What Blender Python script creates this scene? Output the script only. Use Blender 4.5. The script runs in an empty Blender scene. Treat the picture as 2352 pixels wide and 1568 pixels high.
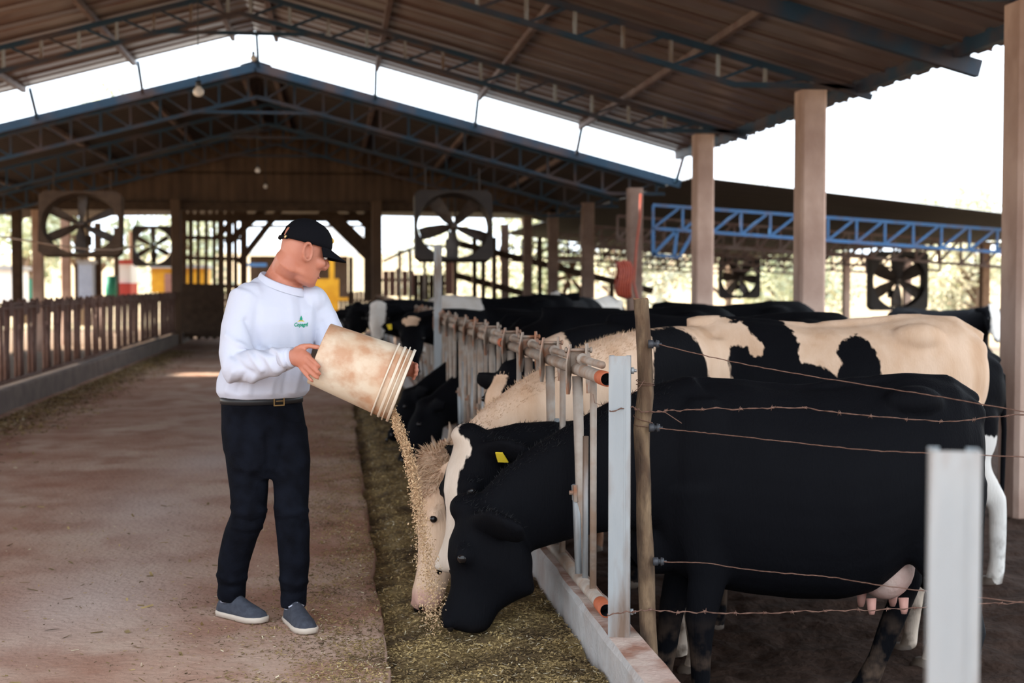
import bpy, bmesh, math, random
import numpy as np
from mathutils import Vector, Matrix, noise

random.seed(7)
SC = bpy.context.scene
COL = SC.collection
PI = math.pi

# ------------------------------------------------------------------ camera
F_PX = 3267.0                      # focal length in pixels of the 2352 x 1568 frame (50 mm)
CAM_H = 1.52
THETA = math.atan(132.0 / F_PX)    # slightly down
PSI = math.atan(406.0 / F_PX * math.cos(THETA))   # turned right of the barn axis (+Y)
cam_d = bpy.data.cameras.new('camera')
cam = bpy.data.objects.new('camera', cam_d)
COL.objects.link(cam)
cam.location = (0, 0, CAM_H)
cam.rotation_euler = (PI / 2 - THETA, 0, -PSI)
cam_d.sensor_width = 36.0
cam_d.lens = 36.0 * F_PX / 2352.0
cam_d.clip_start, cam_d.clip_end = 0.05, 600
cam_d.dof.use_dof = True
cam_d.dof.focus_distance = 5.75
cam_d.dof.aperture_fstop = 2.7
SC.camera = cam

# ------------------------------------------------------------------ light
SC.view_settings.view_transform = 'Standard'
SC.view_settings.look = 'None'
SC.view_settings.gamma = 1.0
SC.view_settings.use_curve_mapping = False
SC.view_settings.exposure = 0.75
world = bpy.data.worlds.new('world')
SC.world = world
world.use_nodes = True
_nt = world.node_tree
_bg = _nt.nodes['Background']
_bg.inputs[0].default_value = (0.80, 0.90, 1.0, 1)     # hazy bright morning sky
_bg.inputs[1].default_value = 2.1
sun_d = bpy.data.lights.new('sun', 'SUN')
sun_d.energy = 13.0
sun_d.angle = math.radians(1.5)
sun_d.color = (1.0, 0.88, 0.72)
sun = bpy.data.objects.new('sun', sun_d)
COL.objects.link(sun)
SUN_DIR = Vector((0.86, -0.20, -0.47))                  # from the left, a little beyond the barn end
sun.rotation_euler = SUN_DIR.to_track_quat('-Z', 'Y').to_euler()
SC.cycles.max_bounces = 8
SC.cycles.diffuse_bounces = 5
SC.cycles.sample_clamp_indirect = 8.0

# ------------------------------------------------------------------ pixel helpers (a pixel plus a real distance gives a point)
_F = Vector((math.sin(PSI) * math.cos(THETA), math.cos(PSI) * math.cos(THETA), -math.sin(THETA)))
_R = Vector((math.cos(PSI), -math.sin(PSI), 0))
_U = _R.cross(_F)
C0 = Vector((0, 0, CAM_H))
def ray(x, y): return _F + _R * ((x - 1176.0) / F_PX) + _U * ((784.0 - y) / F_PX)
def atD(x, y, d): return C0 + ray(x, y) * d
def atY(x, y, Y): r = ray(x, y); return C0 + r * (Y / r.y)
def atX(x, y, X): r = ray(x, y); return C0 + r * (X / r.x)
def atZ(x, y, Z): r = ray(x, y); return C0 + r * ((Z - CAM_H) / r.z)

# ------------------------------------------------------------------ materials
def mat(name, col, rough=0.8, col2=None, scale=6.0, bump=0.0, bscale=40.0, metal=0.0, stretch=(1, 1, 1),
        dirt=None, dscale=2.0, damt=0.5, spec=0.35, emit=None, coords='Object', mixlo=0.35, mixhi=0.65):
    m = bpy.data.materials.new(name)
    m.use_nodes = True
    nt = m.node_tree
    N, L = nt.nodes, nt.links
    b = N['Principled BSDF']
    b.inputs['Base Color'].default_value = (*col, 1)
    b.inputs['Roughness'].default_value = rough
    b.inputs['Metallic'].default_value = metal
    b.inputs['Specular IOR Level'].default_value = spec
    if emit:
        b.inputs['Emission Color'].default_value = (*emit[0], 1)
        b.inputs['Emission Strength'].default_value = emit[1]
    if col2 or bump or dirt:
        tc = N.new('ShaderNodeTexCoord')
        mp = N.new('ShaderNodeMapping')
        mp.inputs['Scale'].default_value = stretch
        L.new(tc.outputs[coords], mp.inputs['Vector'])
        last = None
        def nz(sc, det=5.0):
            n = N.new('ShaderNodeTexNoise')
            n.inputs['Scale'].default_value = sc
            n.inputs['Detail'].default_value = det
            L.new(mp.outputs[0], n.inputs['Vector'])
            return n
        def mixc(fac, a_sock, a_col, c2):
            mx = N.new('ShaderNodeMix'); mx.data_type = 'RGBA'
            L.new(fac, mx.inputs[0])
            if a_sock: L.new(a_sock, mx.inputs[6])
            else: mx.inputs[6].default_value = (*a_col, 1)
            mx.inputs[7].default_value = (*c2, 1)
            return mx.outputs[2]
        def ramp(sock, lo, hi, top=1.0):
            r = N.new('ShaderNodeMapRange')
            r.inputs[1].default_value = lo; r.inputs[2].default_value = hi
            r.inputs[3].default_value = 0; r.inputs[4].default_value = top
            L.new(sock, r.inputs[0])
            return r.outputs[0]
        if col2:
            last = mixc(ramp(nz(scale).outputs[0], mixlo, mixhi), None, col, col2)
        if dirt:
            last = mixc(ramp(nz(dscale, 8.0).outputs[0], 0.45, 0.63, damt), last, col, dirt)
        if last: L.new(last, b.inputs['Base Color'])
        if bump:
            bp = N.new('ShaderNodeBump')
            bp.inputs['Strength'].default_value = bump
            bp.inputs['Distance'].default_value = 0.02
            L.new(nz(bscale, 6.0).outputs[0], bp.inputs['Height'])
            L.new(bp.outputs[0], b.inputs['Normal'])
    return m

M = {}
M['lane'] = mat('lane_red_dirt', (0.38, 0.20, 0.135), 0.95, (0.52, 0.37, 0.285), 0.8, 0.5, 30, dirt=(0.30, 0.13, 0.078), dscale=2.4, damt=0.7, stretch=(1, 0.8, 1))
M['trough'] = mat('feed_lane_floor', (0.20, 0.13, 0.085), 0.95, (0.27, 0.18, 0.12), 3, 0.5, 30)
M['mud'] = mat('wet_mud', (0.030, 0.017, 0.012), 0.95, (0.052, 0.031, 0.023), 6, 1.0, 22, spec=0.06)
M['earth'] = mat('outside_red_earth', (0.36, 0.23, 0.15), 0.95, (0.42, 0.36, 0.2), 0.4)
M['concrete'] = mat('curb_concrete', (0.44, 0.41, 0.395), 0.9, (0.36, 0.33, 0.31), 7, 0.4, 50, dirt=(0.34, 0.24, 0.19), dscale=3, damt=0.5)
M['curbtop'] = mat('curb_top_stained', (0.42, 0.29, 0.24), 0.9, (0.47, 0.36, 0.30), 7, 0.5, 40, dirt=(0.24, 0.10, 0.06), dscale=6, damt=0.9)
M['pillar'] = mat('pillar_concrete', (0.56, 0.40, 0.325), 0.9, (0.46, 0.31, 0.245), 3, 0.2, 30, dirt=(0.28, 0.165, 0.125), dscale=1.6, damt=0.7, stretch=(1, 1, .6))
M['galv'] = mat('galvanised_steel', (0.29, 0.305, 0.315), 0.55, (0.36, 0.365, 0.365), 9, 0.1, 60, metal=0.45, dirt=(0.15, 0.085, 0.05), dscale=9, damt=0.9, stretch=(1, 1, .18))
M['pipe'] = mat('dusty_steel_pipe', (0.28, 0.22, 0.18), 0.6, (0.35, 0.295, 0.25), 12, 0.15, 60, metal=0.25, dirt=(0.27, 0.16, 0.10), dscale=9, damt=0.7)
M['plate'] = mat('rusty_lock_plate', (0.28, 0.205, 0.155), 0.7, (0.33, 0.265, 0.215), 14, 0.2, 60, metal=0.2, dirt=(0.33, 0.12, 0.05), dscale=12, damt=0.8)
M['redlead'] = mat('orange_primer_pipe', (0.46, 0.12, 0.05), 0.6, (0.36, 0.09, 0.04), 20)
M['boredark'] = mat('pipe_bore', (0.02, 0.02, 0.025), 0.7)
M['bark'] = mat('grey_brown_bark', (0.085, 0.048, 0.027), 0.95, (0.20, 0.13, 0.075), 22, 1.0, 40, stretch=(1, 1, 0.3), dirt=(0.045, 0.026, 0.016), dscale=18, damt=0.8)
M['cutwood'] = mat('cut_wood_end', (0.34, 0.17, 0.08), 0.9, (0.22, 0.10, 0.05), 30)
M['wire'] = mat('rusty_wire', (0.12, 0.058, 0.04), 0.7, (0.2, 0.11, 0.08), 60, metal=0.4)
M['insul'] = mat('black_insulator', (0.035, 0.036, 0.042), 0.45)
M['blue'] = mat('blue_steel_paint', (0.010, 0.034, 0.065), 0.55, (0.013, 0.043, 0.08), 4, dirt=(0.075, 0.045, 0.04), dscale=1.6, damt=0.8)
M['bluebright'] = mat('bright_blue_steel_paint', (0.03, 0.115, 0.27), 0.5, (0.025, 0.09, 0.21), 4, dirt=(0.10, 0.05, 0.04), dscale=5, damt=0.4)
M['rustbeam'] = mat('rusty_steel_beam', (0.135, 0.085, 0.072), 0.6, (0.20, 0.15, 0.14), 3, dirt=(0.10, 0.04, 0.03), dscale=2, damt=0.6, metal=0.2)
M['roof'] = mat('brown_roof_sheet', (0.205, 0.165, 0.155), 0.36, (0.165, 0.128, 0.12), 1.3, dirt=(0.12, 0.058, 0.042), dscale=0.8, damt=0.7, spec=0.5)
M['lap'] = mat('rust_brown_lap', (0.11, 0.06, 0.046), 0.8)
M['pillarshade'] = mat('shaded_pillar_concrete', (0.27, 0.185, 0.15), 0.9, (0.21, 0.14, 0.11), 3, 0.2, 30, dirt=(0.13, 0.075, 0.055), dscale=1.6, damt=0.7)  # darker copy of the pillar concrete, far barn shade put into its colour
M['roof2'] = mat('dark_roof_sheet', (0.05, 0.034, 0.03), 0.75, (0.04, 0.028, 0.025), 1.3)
M['gable'] = mat('brown_cladding_sheet', (0.125, 0.074, 0.045), 0.85, (0.09, 0.052, 0.032), 2.5, dirt=(0.05, 0.028, 0.018), dscale=1.0, damt=0.7, stretch=(1, 1, .4))
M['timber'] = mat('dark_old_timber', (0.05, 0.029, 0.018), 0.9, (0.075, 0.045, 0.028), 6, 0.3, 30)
M['timberlit'] = mat('lit_old_timber', (0.30, 0.17, 0.10), 0.9, (0.22, 0.12, 0.07), 6)  # brighter copy of the old timber, light put into its colour
M['fanbox'] = mat('dark_fan_housing', (0.022, 0.016, 0.014), 0.6, (0.034, 0.025, 0.021), 5)
M['fanblade'] = mat('dusty_fan_blade', (0.04, 0.027, 0.021), 0.5, (0.06, 0.042, 0.032), 8)
M['yellow'] = mat('yellow_machine_paint', (0.75, 0.40, 0.03), 0.5, (0.62, 0.30, 0.02), 3)
M['yellowtag'] = mat('yellow_plastic', (0.75, 0.55, 0.04), 0.4)
M['hose'] = mat('orange_hose_rubber', (0.38, 0.07, 0.035), 0.45, (0.30, 0.05, 0.03), 12)
M['bulb'] = mat('white_glass_bulb', (0.78, 0.74, 0.70), 0.2, spec=0.6)
M['white'] = mat('white_paint', (0.8, 0.78, 0.74), 0.6)
M['shedroof'] = mat('pale_shed_roof', (0.34, 0.33, 0.33), 0.6, (0.30, 0.29, 0.28), 3)
M['leftbar'] = mat('dull_brown_pipe', (0.13, 0.07, 0.054), 0.65, (0.17, 0.10, 0.08), 9, metal=0.1, dirt=(0.10, 0.05, 0.035), dscale=5)
M['darkconcrete'] = mat('stained_dark_concrete', (0.13, 0.10, 0.09), 0.9, (0.18, 0.14, 0.12), 4)
M['pinkwall'] = mat('pinkish_wall', (0.36, 0.19, 0.15), 0.85, (0.29, 0.15, 0.12), 3)
M['redpaint'] = mat('red_paint', (0.5, 0.06, 0.045), 0.6)
M['greenpaint'] = mat('green_paint', (0.03, 0.25, 0.16), 0.6)
M['bluewall'] = mat('pale_blue_sheet', (0.40, 0.46, 0.58), 0.6, (0.33, 0.38, 0.5), 3)
M['leafA'] = mat('pale_green_leaf', (0.52, 0.55, 0.38), 0.7, (0.62, 0.62, 0.46), 3)
M['leafB'] = mat('mid_green_leaf', (0.40, 0.46, 0.32), 0.7, (0.52, 0.54, 0.40), 3)
M['leafC'] = mat('dry_yellow_leaf', (0.64, 0.60, 0.48), 0.7, (0.58, 0.57, 0.44), 3)
M['trunk'] = mat('tree_bark', (0.16, 0.11, 0.08), 0.9)
M['skin'] = mat('sunburnt_skin', (0.47, 0.165, 0.10), 0.5, (0.53, 0.215, 0.14), 9, 0.06, 160, spec=0.4)
M['lip'] = mat('lips', (0.40, 0.14, 0.11), 0.5)
M['hairgrey'] = mat('short_grey_hair', (0.20, 0.14, 0.11), 0.8, (0.3, 0.22, 0.18), 90, 0.4, 200)
M['shirt'] = mat('white_cotton', (0.57, 0.58, 0.675), 0.85, None, 6, 0.10, 30)
M['jeans'] = mat('black_denim', (0.0038, 0.004, 0.006), 0.9, (0.0065, 0.0075, 0.012), 14, 0.25, 120, spec=0.05)
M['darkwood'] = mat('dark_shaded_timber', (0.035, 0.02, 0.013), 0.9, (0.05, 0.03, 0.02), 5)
M['rooftop'] = mat('galvanised_roof_top', (0.62, 0.60, 0.58), 0.6)
M['belt'] = mat('black_leather', (0.014, 0.013, 0.014), 0.45)
M['brass'] = mat('brass_buckle', (0.45, 0.30, 0.14), 0.35, metal=0.9)
M['cap'] = mat('black_cotton_cap', (0.006, 0.006, 0.008), 0.9, None, 6, 0.2, 200, spec=0.06)
M['gold'] = mat('gold_thread', (0.62, 0.36, 0.05), 0.6)
M['shoe'] = mat('charcoal_canvas', (0.035, 0.038, 0.052), 0.8, (0.055, 0.06, 0.078), 40, 0.3, 300)
M['sole'] = mat('pale_rubber_sole', (0.55, 0.46, 0.38), 0.7)
M['sock'] = mat('grey_sock', (0.42, 0.42, 0.50), 0.9)
M['bucket'] = mat('stained_white_plastic', (0.72, 0.60, 0.46), 0.5, (0.62, 0.44, 0.30), 4, 0.05, 60, dirt=(0.46, 0.20, 0.09), dscale=9, damt=0.75)
M['bucketrim'] = mat('white_plastic_rim', (0.74, 0.64, 0.52), 0.45, (0.66, 0.50, 0.36), 6)
M['eye'] = mat('dark_wet_eye', (0.008, 0.006, 0.006), 0.2, spec=0.35)
M['hoof'] = mat('muddy_hoof', (0.06, 0.042, 0.032), 0.7, (0.10, 0.07, 0.05), 12)
M['udder'] = mat('pink_udder', (0.52, 0.33, 0.28), 0.7, (0.60, 0.44, 0.38), 8, 0.3, 60)
M['teat'] = mat('pink_teat', (0.50, 0.25, 0.20), 0.6)
M['horn'] = mat('pale_horn', (0.45, 0.33, 0.24), 0.5, (0.24, 0.15, 0.1), 10)
M['grain'] = mat('tan_feed_grain', (0.50, 0.31, 0.17), 0.9, (0.60, 0.41, 0.24), 30, coords='Generated')
M['silageA'] = mat('olive_chopped_silage', (0.15, 0.098, 0.04), 0.9, (0.24, 0.165, 0.07), 40, dirt=(0.06, 0.036, 0.017), dscale=3.5, damt=0.9)
M['silageB'] = mat('straw_chips', (0.50, 0.36, 0.16), 0.9, (0.34, 0.23, 0.09), 8, dirt=(0.13, 0.08, 0.035), dscale=3.5, damt=0.85)
M['silageC'] = mat('pale_straw', (0.62, 0.52, 0.36), 0.9)
M['green_ink'] = mat('green_print', (0.01, 0.30, 0.17), 0.8)
M['yellow_ink'] = mat('yellow_print', (0.80, 0.56, 0.03), 0.8)

# ------------------------------------------------------------------ mesh builder
class MB:
    def __init__(s): s.v = []; s.f = []; s.m = []
    def add(s, vs, fs, mi=0):
        o = len(s.v)
        s.v += [tuple(p) for p in vs]
        s.f += [tuple(i + o for i in f) for f in fs]
        s.m += [mi] * len(fs)
        return s
    def box(s, c, sx, sy, sz, R=None, mi=0):
        vs = []
        for dx in (-.5, .5):
            for dy in (-.5, .5):
                for dz in (-.5, .5):
                    p = Vector((dx * sx, dy * sy, dz * sz))
                    if R is not None: p = R @ p
                    vs.append(p + Vector(c))
        return s.add(vs, [(0, 1, 3, 2), (4, 6, 7, 5), (0, 4, 5, 1), (2, 3, 7, 6), (0, 2, 6, 4), (1, 5, 7, 3)], mi)
    def beam(s, a, b, w, h, up=(0, 0, 1), mi=0):
        a, b = Vector(a), Vector(b)
        d = (b - a)
        L = d.length
        d.normalize()
        u = Vector(up)
        if abs(d.dot(u)) > 0.98: u = Vector((0, 1, 0)) if abs(d.y) < 0.9 else Vector((1, 0, 0))
        sd = d.cross(u).normalized()
        u = sd.cross(d)
        R = Matrix((d, sd, u)).transposed()
        return s.box((a + b) / 2, L, w, h, R, mi)
    def loft(s, rings, cap=True, mi=0, closed=False):
        n = len(rings[0]); vs = [p for r in rings for p in r]; fs = []
        k = len(rings)
        for i in range(k - 1 + (1 if closed else 0)):
            a, b = i * n, ((i + 1) % k) * n
            for j in range(n):
                j2 = (j + 1) % n
                fs.append((a + j, a + j2, b + j2, b + j))
        if cap and not closed:
            fs.append(tuple(reversed(range(n))))
            fs.append(tuple(range((k - 1) * n, k * n)))
        return s.add(vs, fs, mi)
    def tube(s, pts, r, n=10, mi=0, cap=True, flat=None, up=None):
        pts = [Vector(p) for p in pts]
        k = len(pts)
        if not hasattr(r, '__len__'): r = [r] * k
        rings = []
        ref = Vector(up) if up is not None else None
        prev = None
        for i in range(k):
            t = (pts[min(i + 1, k - 1)] - pts[max(i - 1, 0)]).normalized()
            if prev is None:
                q = ref if ref is not None else (Vector((0, 0, 1)) if abs(t.z) < .9 else Vector((1, 0, 0)))
                a = (q - t * q.dot(t)).normalized()
            else:
                a = (prev - t * prev.dot(t)).normalized()
            prev = a
            b = t.cross(a)
            fl = flat[i] if flat is not None and hasattr(flat, '__len__') else (flat or 1.0)
            rings.append([pts[i] + a * (r[i] * math.cos(2 * PI * j / n)) + b * (r[i] * fl * math.sin(2 * PI * j / n)) for j in range(n)])
        return s.loft(rings, cap, mi)
    def sphere(s, c, rx, ry=None, rz=None, nu=12, nv=8, R=None, mi=0):
        ry = ry or rx; rz = rz or rx
        c = Vector(c)
        rings = []
        for i in range(1, nv):
            th = PI * i / nv
            ring = []
            for j in range(nu):
                p = Vector((rx * math.sin(th) * math.cos(2 * PI * j / nu), ry * math.sin(th) * math.sin(2 * PI * j / nu), -rz * math.cos(th)))
                if R is not None: p = R @ p
                ring.append(p + c)
            rings.append(ring)
        return s.loft(rings, True, mi)
    def prism(s, poly, a, b, mi=0):      # poly: list of Vectors, extruded from offset a to offset b
        a, b = Vector(a), Vector(b)
        n = len(poly)
        vs = [Vector(p) + a for p in poly] + [Vector(p) + b for p in poly]
        fs = [tuple(reversed(range(n))), tuple(range(n, 2 * n))]
        for j in range(n): fs.append((j, (j + 1) % n, n + (j + 1) % n, n + j))
        return s.add(vs, fs, mi)
    def mesh(s, name, mats, smooth=False):
        me = bpy.data.meshes.new(name)
        me.from_pydata([tuple(p) for p in s.v], [], s.f)
        if not isinstance(mats, (list, tuple)): mats = [mats]
        for m in mats: me.materials.append(m)
        if len(mats) > 1: me.polygons.foreach_set('material_index', s.m)
        bm = bmesh.new(); bm.from_mesh(me)
        bmesh.ops.recalc_face_normals(bm, faces=bm.faces)
        bm.to_mesh(me); bm.free()
        if smooth: me.polygons.foreach_set('use_smooth', [True] * len(me.polygons))
        me.update()
        return me
    def build(s, name, mats, parent=None, smooth=False):
        return link(name, s.mesh(name, mats, smooth), parent)

def link(name, me, parent=None, loc=None):
    o = bpy.data.objects.new(name, me)
    COL.objects.link(o)
    if parent is not None:
        o.parent = parent
        o.matrix_parent_inverse = Matrix.Translation(-parent.location) if parent.rotation_euler.z == 0 else parent.matrix_basis.inverted()
    if loc is not None: o.location = loc
    return o
def tag(o, label=None, cat=None, group=None, kind=None):
    if label: o['label'] = label
    if cat: o['category'] = cat
    if group: o['group'] = group
    if kind: o['kind'] = kind
    return o
def empty(name, loc, label=None, cat=None, group=None, kind=None):
    o = bpy.data.objects.new(name, None)
    COL.objects.link(o)
    o.location = loc
    o.empty_display_size = .1
    return tag(o, label, cat, group, kind)
KIDS = {}
def copy_tree(o, parent=None, delta=None):
    c = o.copy(); COL.objects.link(c)
    if parent is not None:
        c.parent = parent
    elif delta is not None:
        c.location = o.location + Vector(delta)
    for ch in list(o.children): copy_tree(ch, c)
    return c
def remesh(mb, voxel, smooth_it=4, fac=0.5, name='tmp'):
    me = mb.mesh(name, []) if not isinstance(mb, bpy.types.Mesh) else mb
    o = bpy.data.objects.new(name, me); COL.objects.link(o)
    r = o.modifiers.new('r', 'REMESH'); r.mode = 'VOXEL'; r.voxel_size = voxel
    if smooth_it:
        q = o.modifiers.new('s', 'SMOOTH'); q.factor = fac; q.iterations = smooth_it
    dg = bpy.context.evaluated_depsgraph_get()
    dg.update()
    out = bpy.data.meshes.new_from_object(o.evaluated_get(dg))
    bpy.data.objects.remove(o); bpy.data.meshes.remove(me)
    out.polygons.foreach_set('use_smooth', [True] * len(out.polygons))
    return out
def coords(me):
    a = np.empty(len(me.vertices) * 3); me.vertices.foreach_get('co', a); return a.reshape(-1, 3)
def normals(me):
    a = np.empty(len(me.vertices) * 3); me.vertices.foreach_get('normal', a); return a.reshape(-1, 3)
def setco(me, a):
    me.vertices.foreach_set('co', a.ravel()); me.update()
def floatattr(me, name, vals):
    at = me.attributes.new(name, 'FLOAT', 'POINT'); at.data.foreach_set('value', np.asarray(vals, dtype=np.float32))
def poly_sdf(P, poly):     # P (n,2); positive inside
    poly = np.asarray(poly, float); n = len(poly)
    dmin = np.full(len(P), 1e9); inside = np.zeros(len(P), bool)
    for i in range(n):
        a, b = poly[i], poly[(i + 1) % n]
        ab = b - a; t = np.clip(((P - a) @ ab) / max(1e-12, ab @ ab), 0, 1)
        q = a + t[:, None] * ab
        dmin = np.minimum(dmin, np.hypot(*(P - q).T))
        cond = ((a[1] > P[:, 1]) != (b[1] > P[:, 1]))
        with np.errstate(divide='ignore', invalid='ignore'):
            xi = (b[0] - a[0]) * (P[:, 1] - a[1]) / (b[1] - a[1] + 1e-15) + a[0]
        inside ^= cond & (P[:, 0] < xi)
    return np.where(inside, dmin, -dmin)
def smoothstep(a, b, x):
    t = np.clip((x - a) / (b - a), 0, 1); return t * t * (3 - 2 * t)
# ================================================================== THE SETTING
PEN_Z = -0.40
XR, XL = 1.032, -3.98             # the two rows of headlocks
def grid(x0, x1, y0, y1, nx, ny, fn):
    vs, fs = [], []
    for j in range(ny + 1):
        for i in range(nx + 1):
            x = x0 + (x1 - x0) * i / nx; y = y0 + (y1 - y0) * j / ny
            vs.append((x, y, fn(x, y)))
    for j in range(ny):
        for i in range(nx):
            a = j * (nx + 1) + i
            fs.append((a, a + 1, a + nx + 2, a + nx + 1))
    return vs, fs
def nz(x, y, s, seed=0): return noise.noise(Vector((x * s, y * s, seed)))
def lane_edge(y): return 0.2 + 0.035 * nz(0, y, 1.3, 3) + 0.015 * nz(0, y, 6, 5)
def lane_z(x, y): return 0.010 * nz(x, y, 1.6, 1) + 0.005 * nz(x, y, 7, 2)
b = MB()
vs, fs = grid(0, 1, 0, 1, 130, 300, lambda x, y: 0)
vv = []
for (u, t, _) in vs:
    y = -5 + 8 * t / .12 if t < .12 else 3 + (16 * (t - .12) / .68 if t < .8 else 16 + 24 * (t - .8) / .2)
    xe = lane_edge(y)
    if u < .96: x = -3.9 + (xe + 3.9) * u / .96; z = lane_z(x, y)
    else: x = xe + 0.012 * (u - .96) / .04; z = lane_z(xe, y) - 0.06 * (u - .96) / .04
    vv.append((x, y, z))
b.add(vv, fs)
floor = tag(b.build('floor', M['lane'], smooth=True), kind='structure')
# pale band down the middle of the lane, fading out along its length
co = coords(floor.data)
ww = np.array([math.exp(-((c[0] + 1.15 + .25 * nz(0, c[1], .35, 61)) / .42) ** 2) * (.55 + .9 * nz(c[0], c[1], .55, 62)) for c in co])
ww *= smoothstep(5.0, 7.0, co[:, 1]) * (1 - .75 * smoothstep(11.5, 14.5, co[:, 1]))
floatattr(floor.data, 'pale_band', np.clip(ww * 1.25, 0, .85))
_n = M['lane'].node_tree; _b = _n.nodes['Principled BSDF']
_a = _n.nodes.new('ShaderNodeAttribute'); _a.attribute_name = 'pale_band'
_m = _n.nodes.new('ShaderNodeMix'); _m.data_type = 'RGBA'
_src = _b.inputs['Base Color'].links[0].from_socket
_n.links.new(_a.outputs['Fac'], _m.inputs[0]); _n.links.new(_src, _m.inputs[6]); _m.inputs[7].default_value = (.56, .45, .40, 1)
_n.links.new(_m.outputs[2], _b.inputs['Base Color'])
b = MB(); vs, fs = grid(0.15, 1.0, -5, 44, 4, 60, lambda x, y: -0.05); b.add(vs, fs)
tag(b.build('trough_floor', M['trough']), kind='structure')
b = MB(); vs, fs = grid(0, 1, 0, 1, 200, 340, lambda x, y: 0)
vv = []
for (u, t, _) in vs:
    x = 1.1 + 13.9 * u ** 1.9
    y = -6 + 9 * t / .06 if t < .06 else (3 + 9 * (t - .06) / .64 if t < .7 else 12 + 48 * ((t - .7) / .3) ** 1.6)
    a = max(0, 1 - max(0, y - 9) / 6)
    vv.append((x, y, PEN_Z + .035 * nz(x, y, 2.5, 4) + .02 * nz(x, y, 9, 6) + a * .022 * abs(nz(x, y, 21, 8))))
b.add(vv, fs)
tag(b.build('pen_floor', M['mud'], smooth=True), kind='structure')
b = MB(); vs, fs = grid(-15, -3.95, -6, 60, 20, 60, lambda x, y: PEN_Z + 0.02 * nz(x, y, 2.5, 4)); b.add(vs, fs)
tag(b.build('pen_floor_far', M['trough'], smooth=True), kind='structure')
b = MB(); vs, fs = grid(-160, 160, -60, 260, 40, 40, lambda x, y: -0.48 + 0.00035 * max(0, y - 70) ** 2 * .6); b.add(vs, fs)
tag(b.build('outside_ground', M['earth'], smooth=True), kind='structure')

def curb(name, x0, x1, y0, y1, ztop, mats):
    b = MB(); n = int((y1 - y0) / .12); rings = []
    for i in range(n + 1):
        y = y0 + (y1 - y0) * i / n
        j = lambda s: 0.006 * nz(y, s, 3, 7) + 0.004 * nz(y, s, 12, 9)
        joint = 0.008 if abs((y - 5.9) % 3.0) < .06 else 0
        rings.append([(x0 + j(1) + joint, y, -.3), (x0 + j(2) + joint, y, ztop - .02), (x0 + .014 + j(3), y, ztop - joint + j(9)), (x1 - .014 + j(4), y, ztop - joint + j(8)), (x1 + j(5), y, ztop - .02), (x1 + j(6), y, -.3)])
    b.loft(rings)
    me = b.mesh(name, mats)
    for p in me.polygons:
        p.material_index = 1 if p.normal.z > .8 else 0
    return tag(link(name, me), kind='structure')
curb('curb', .99, 1.137, .3, 40, .21, [M['concrete'], M['curbtop']])
curb('curb_far', -4.08, -3.88, 6, 40, .27, [M['darkconcrete'], M['darkconcrete']])

# ---- pillars
def pillar(x, y, z1, w, label, z0=PEN_Z - .05, m='pillar', name='concrete_pillar', group='concrete pillars along the pen', dy=None):
    dy = dy or w
    c = .03 * w / .3
    b = MB()
    def ring(z, s=1.0):
        a, bb = w / 2 * s, dy / 2 * s
        return [(-a + c, -bb, z), (a - c, -bb, z), (a, -bb + c, z), (a, bb - c, z), (a - c, bb, z), (-a + c, bb, z), (-a, bb - c, z), (-a, -bb + c, z)]
    H = z1 - z0
    b.loft([ring(H * t) for t in (0, .3, .6, 1)])
    o = b.build(name, M[m])
    o.location = (x, y, z0)
    return tag(o, label, 'pillar', group)
PX = 5.6
PY = [11.15, 16.39, 21.36, 26.36, 31.38, 36.5, 41.4, 47.0]
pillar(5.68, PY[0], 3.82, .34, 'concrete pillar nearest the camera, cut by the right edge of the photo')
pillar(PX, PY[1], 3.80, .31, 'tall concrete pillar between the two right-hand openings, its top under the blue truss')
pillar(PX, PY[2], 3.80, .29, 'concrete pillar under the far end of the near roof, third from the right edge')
pillar(PX, PY[3], 3.32, .27, 'concrete pillar carrying the red hose coil', m='pillarshade')
pillar(PX, PY[4], 3.33, .27, 'brown pillar just left of the hose pillar', m='pillarshade')
pillar(PX, PY[5], 3.45, .26, 'brown pillar under the right end of the gable wall', m='pillarshade')
pillar(PX, PY[6], 3.5, .26, 'dark pillar second left of the gable wall end', m='pillarshade')
pillar(PX, PY[7], 3.5, .26, 'dark pillar third left of the gable wall end', m='pillarshade')
pillar(-3.93, 36.3, 3.62, .24, 'brown gate post at the left side of the far doorway', m='gable', name='gate_post', group='posts of the far doorway')
pillar(1.05, 36.3, 3.62, .26, 'brown gate post at the right side of the far doorway', m='gable', name='gate_post', group='posts of the far doorway')
for k, (px, w, lab) in enumerate([(40, .25, 'dark column at the far left edge behind the left fence'), (88, .3, 'grey column second from the left edge behind the left fence'),
                                 (152, .28, 'grey column behind the left fence below the hanging fan'), (226, .22, 'dark column behind the left fence right of the pale blue sheet'),
                                 (268, .18, 'thin brown post behind the left fence below the fan corner'), (303, .2, 'tan post left of the small far fan')]):
    p = atX(px, 640, -8.4)
    pillar(-8.4, p.y, 3.7, w, lab, m='pillar' if k in (1, 2) else 'timber' if k != 5 else 'timberlit', name='column', group='columns behind the left fence')
for px, y0, lab in [(1944, 39.0, 'slim pillar left of the large right fan'), (2262, 30.6, 'brown pillar behind the distant cow at the right'), (2084, 36.0, 'pillar half hidden behind the large right fan'), (1612, 52, 'thin pillar behind the sunlit concrete pillar')]:
    p = atY(px, 600, y0)
    pillar(p.x, y0, 2.45, .19, lab, m='timberlit' if px == 2262 else 'pillar', name='rear_pillar', group='pillars of the far lean-to')

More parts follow.
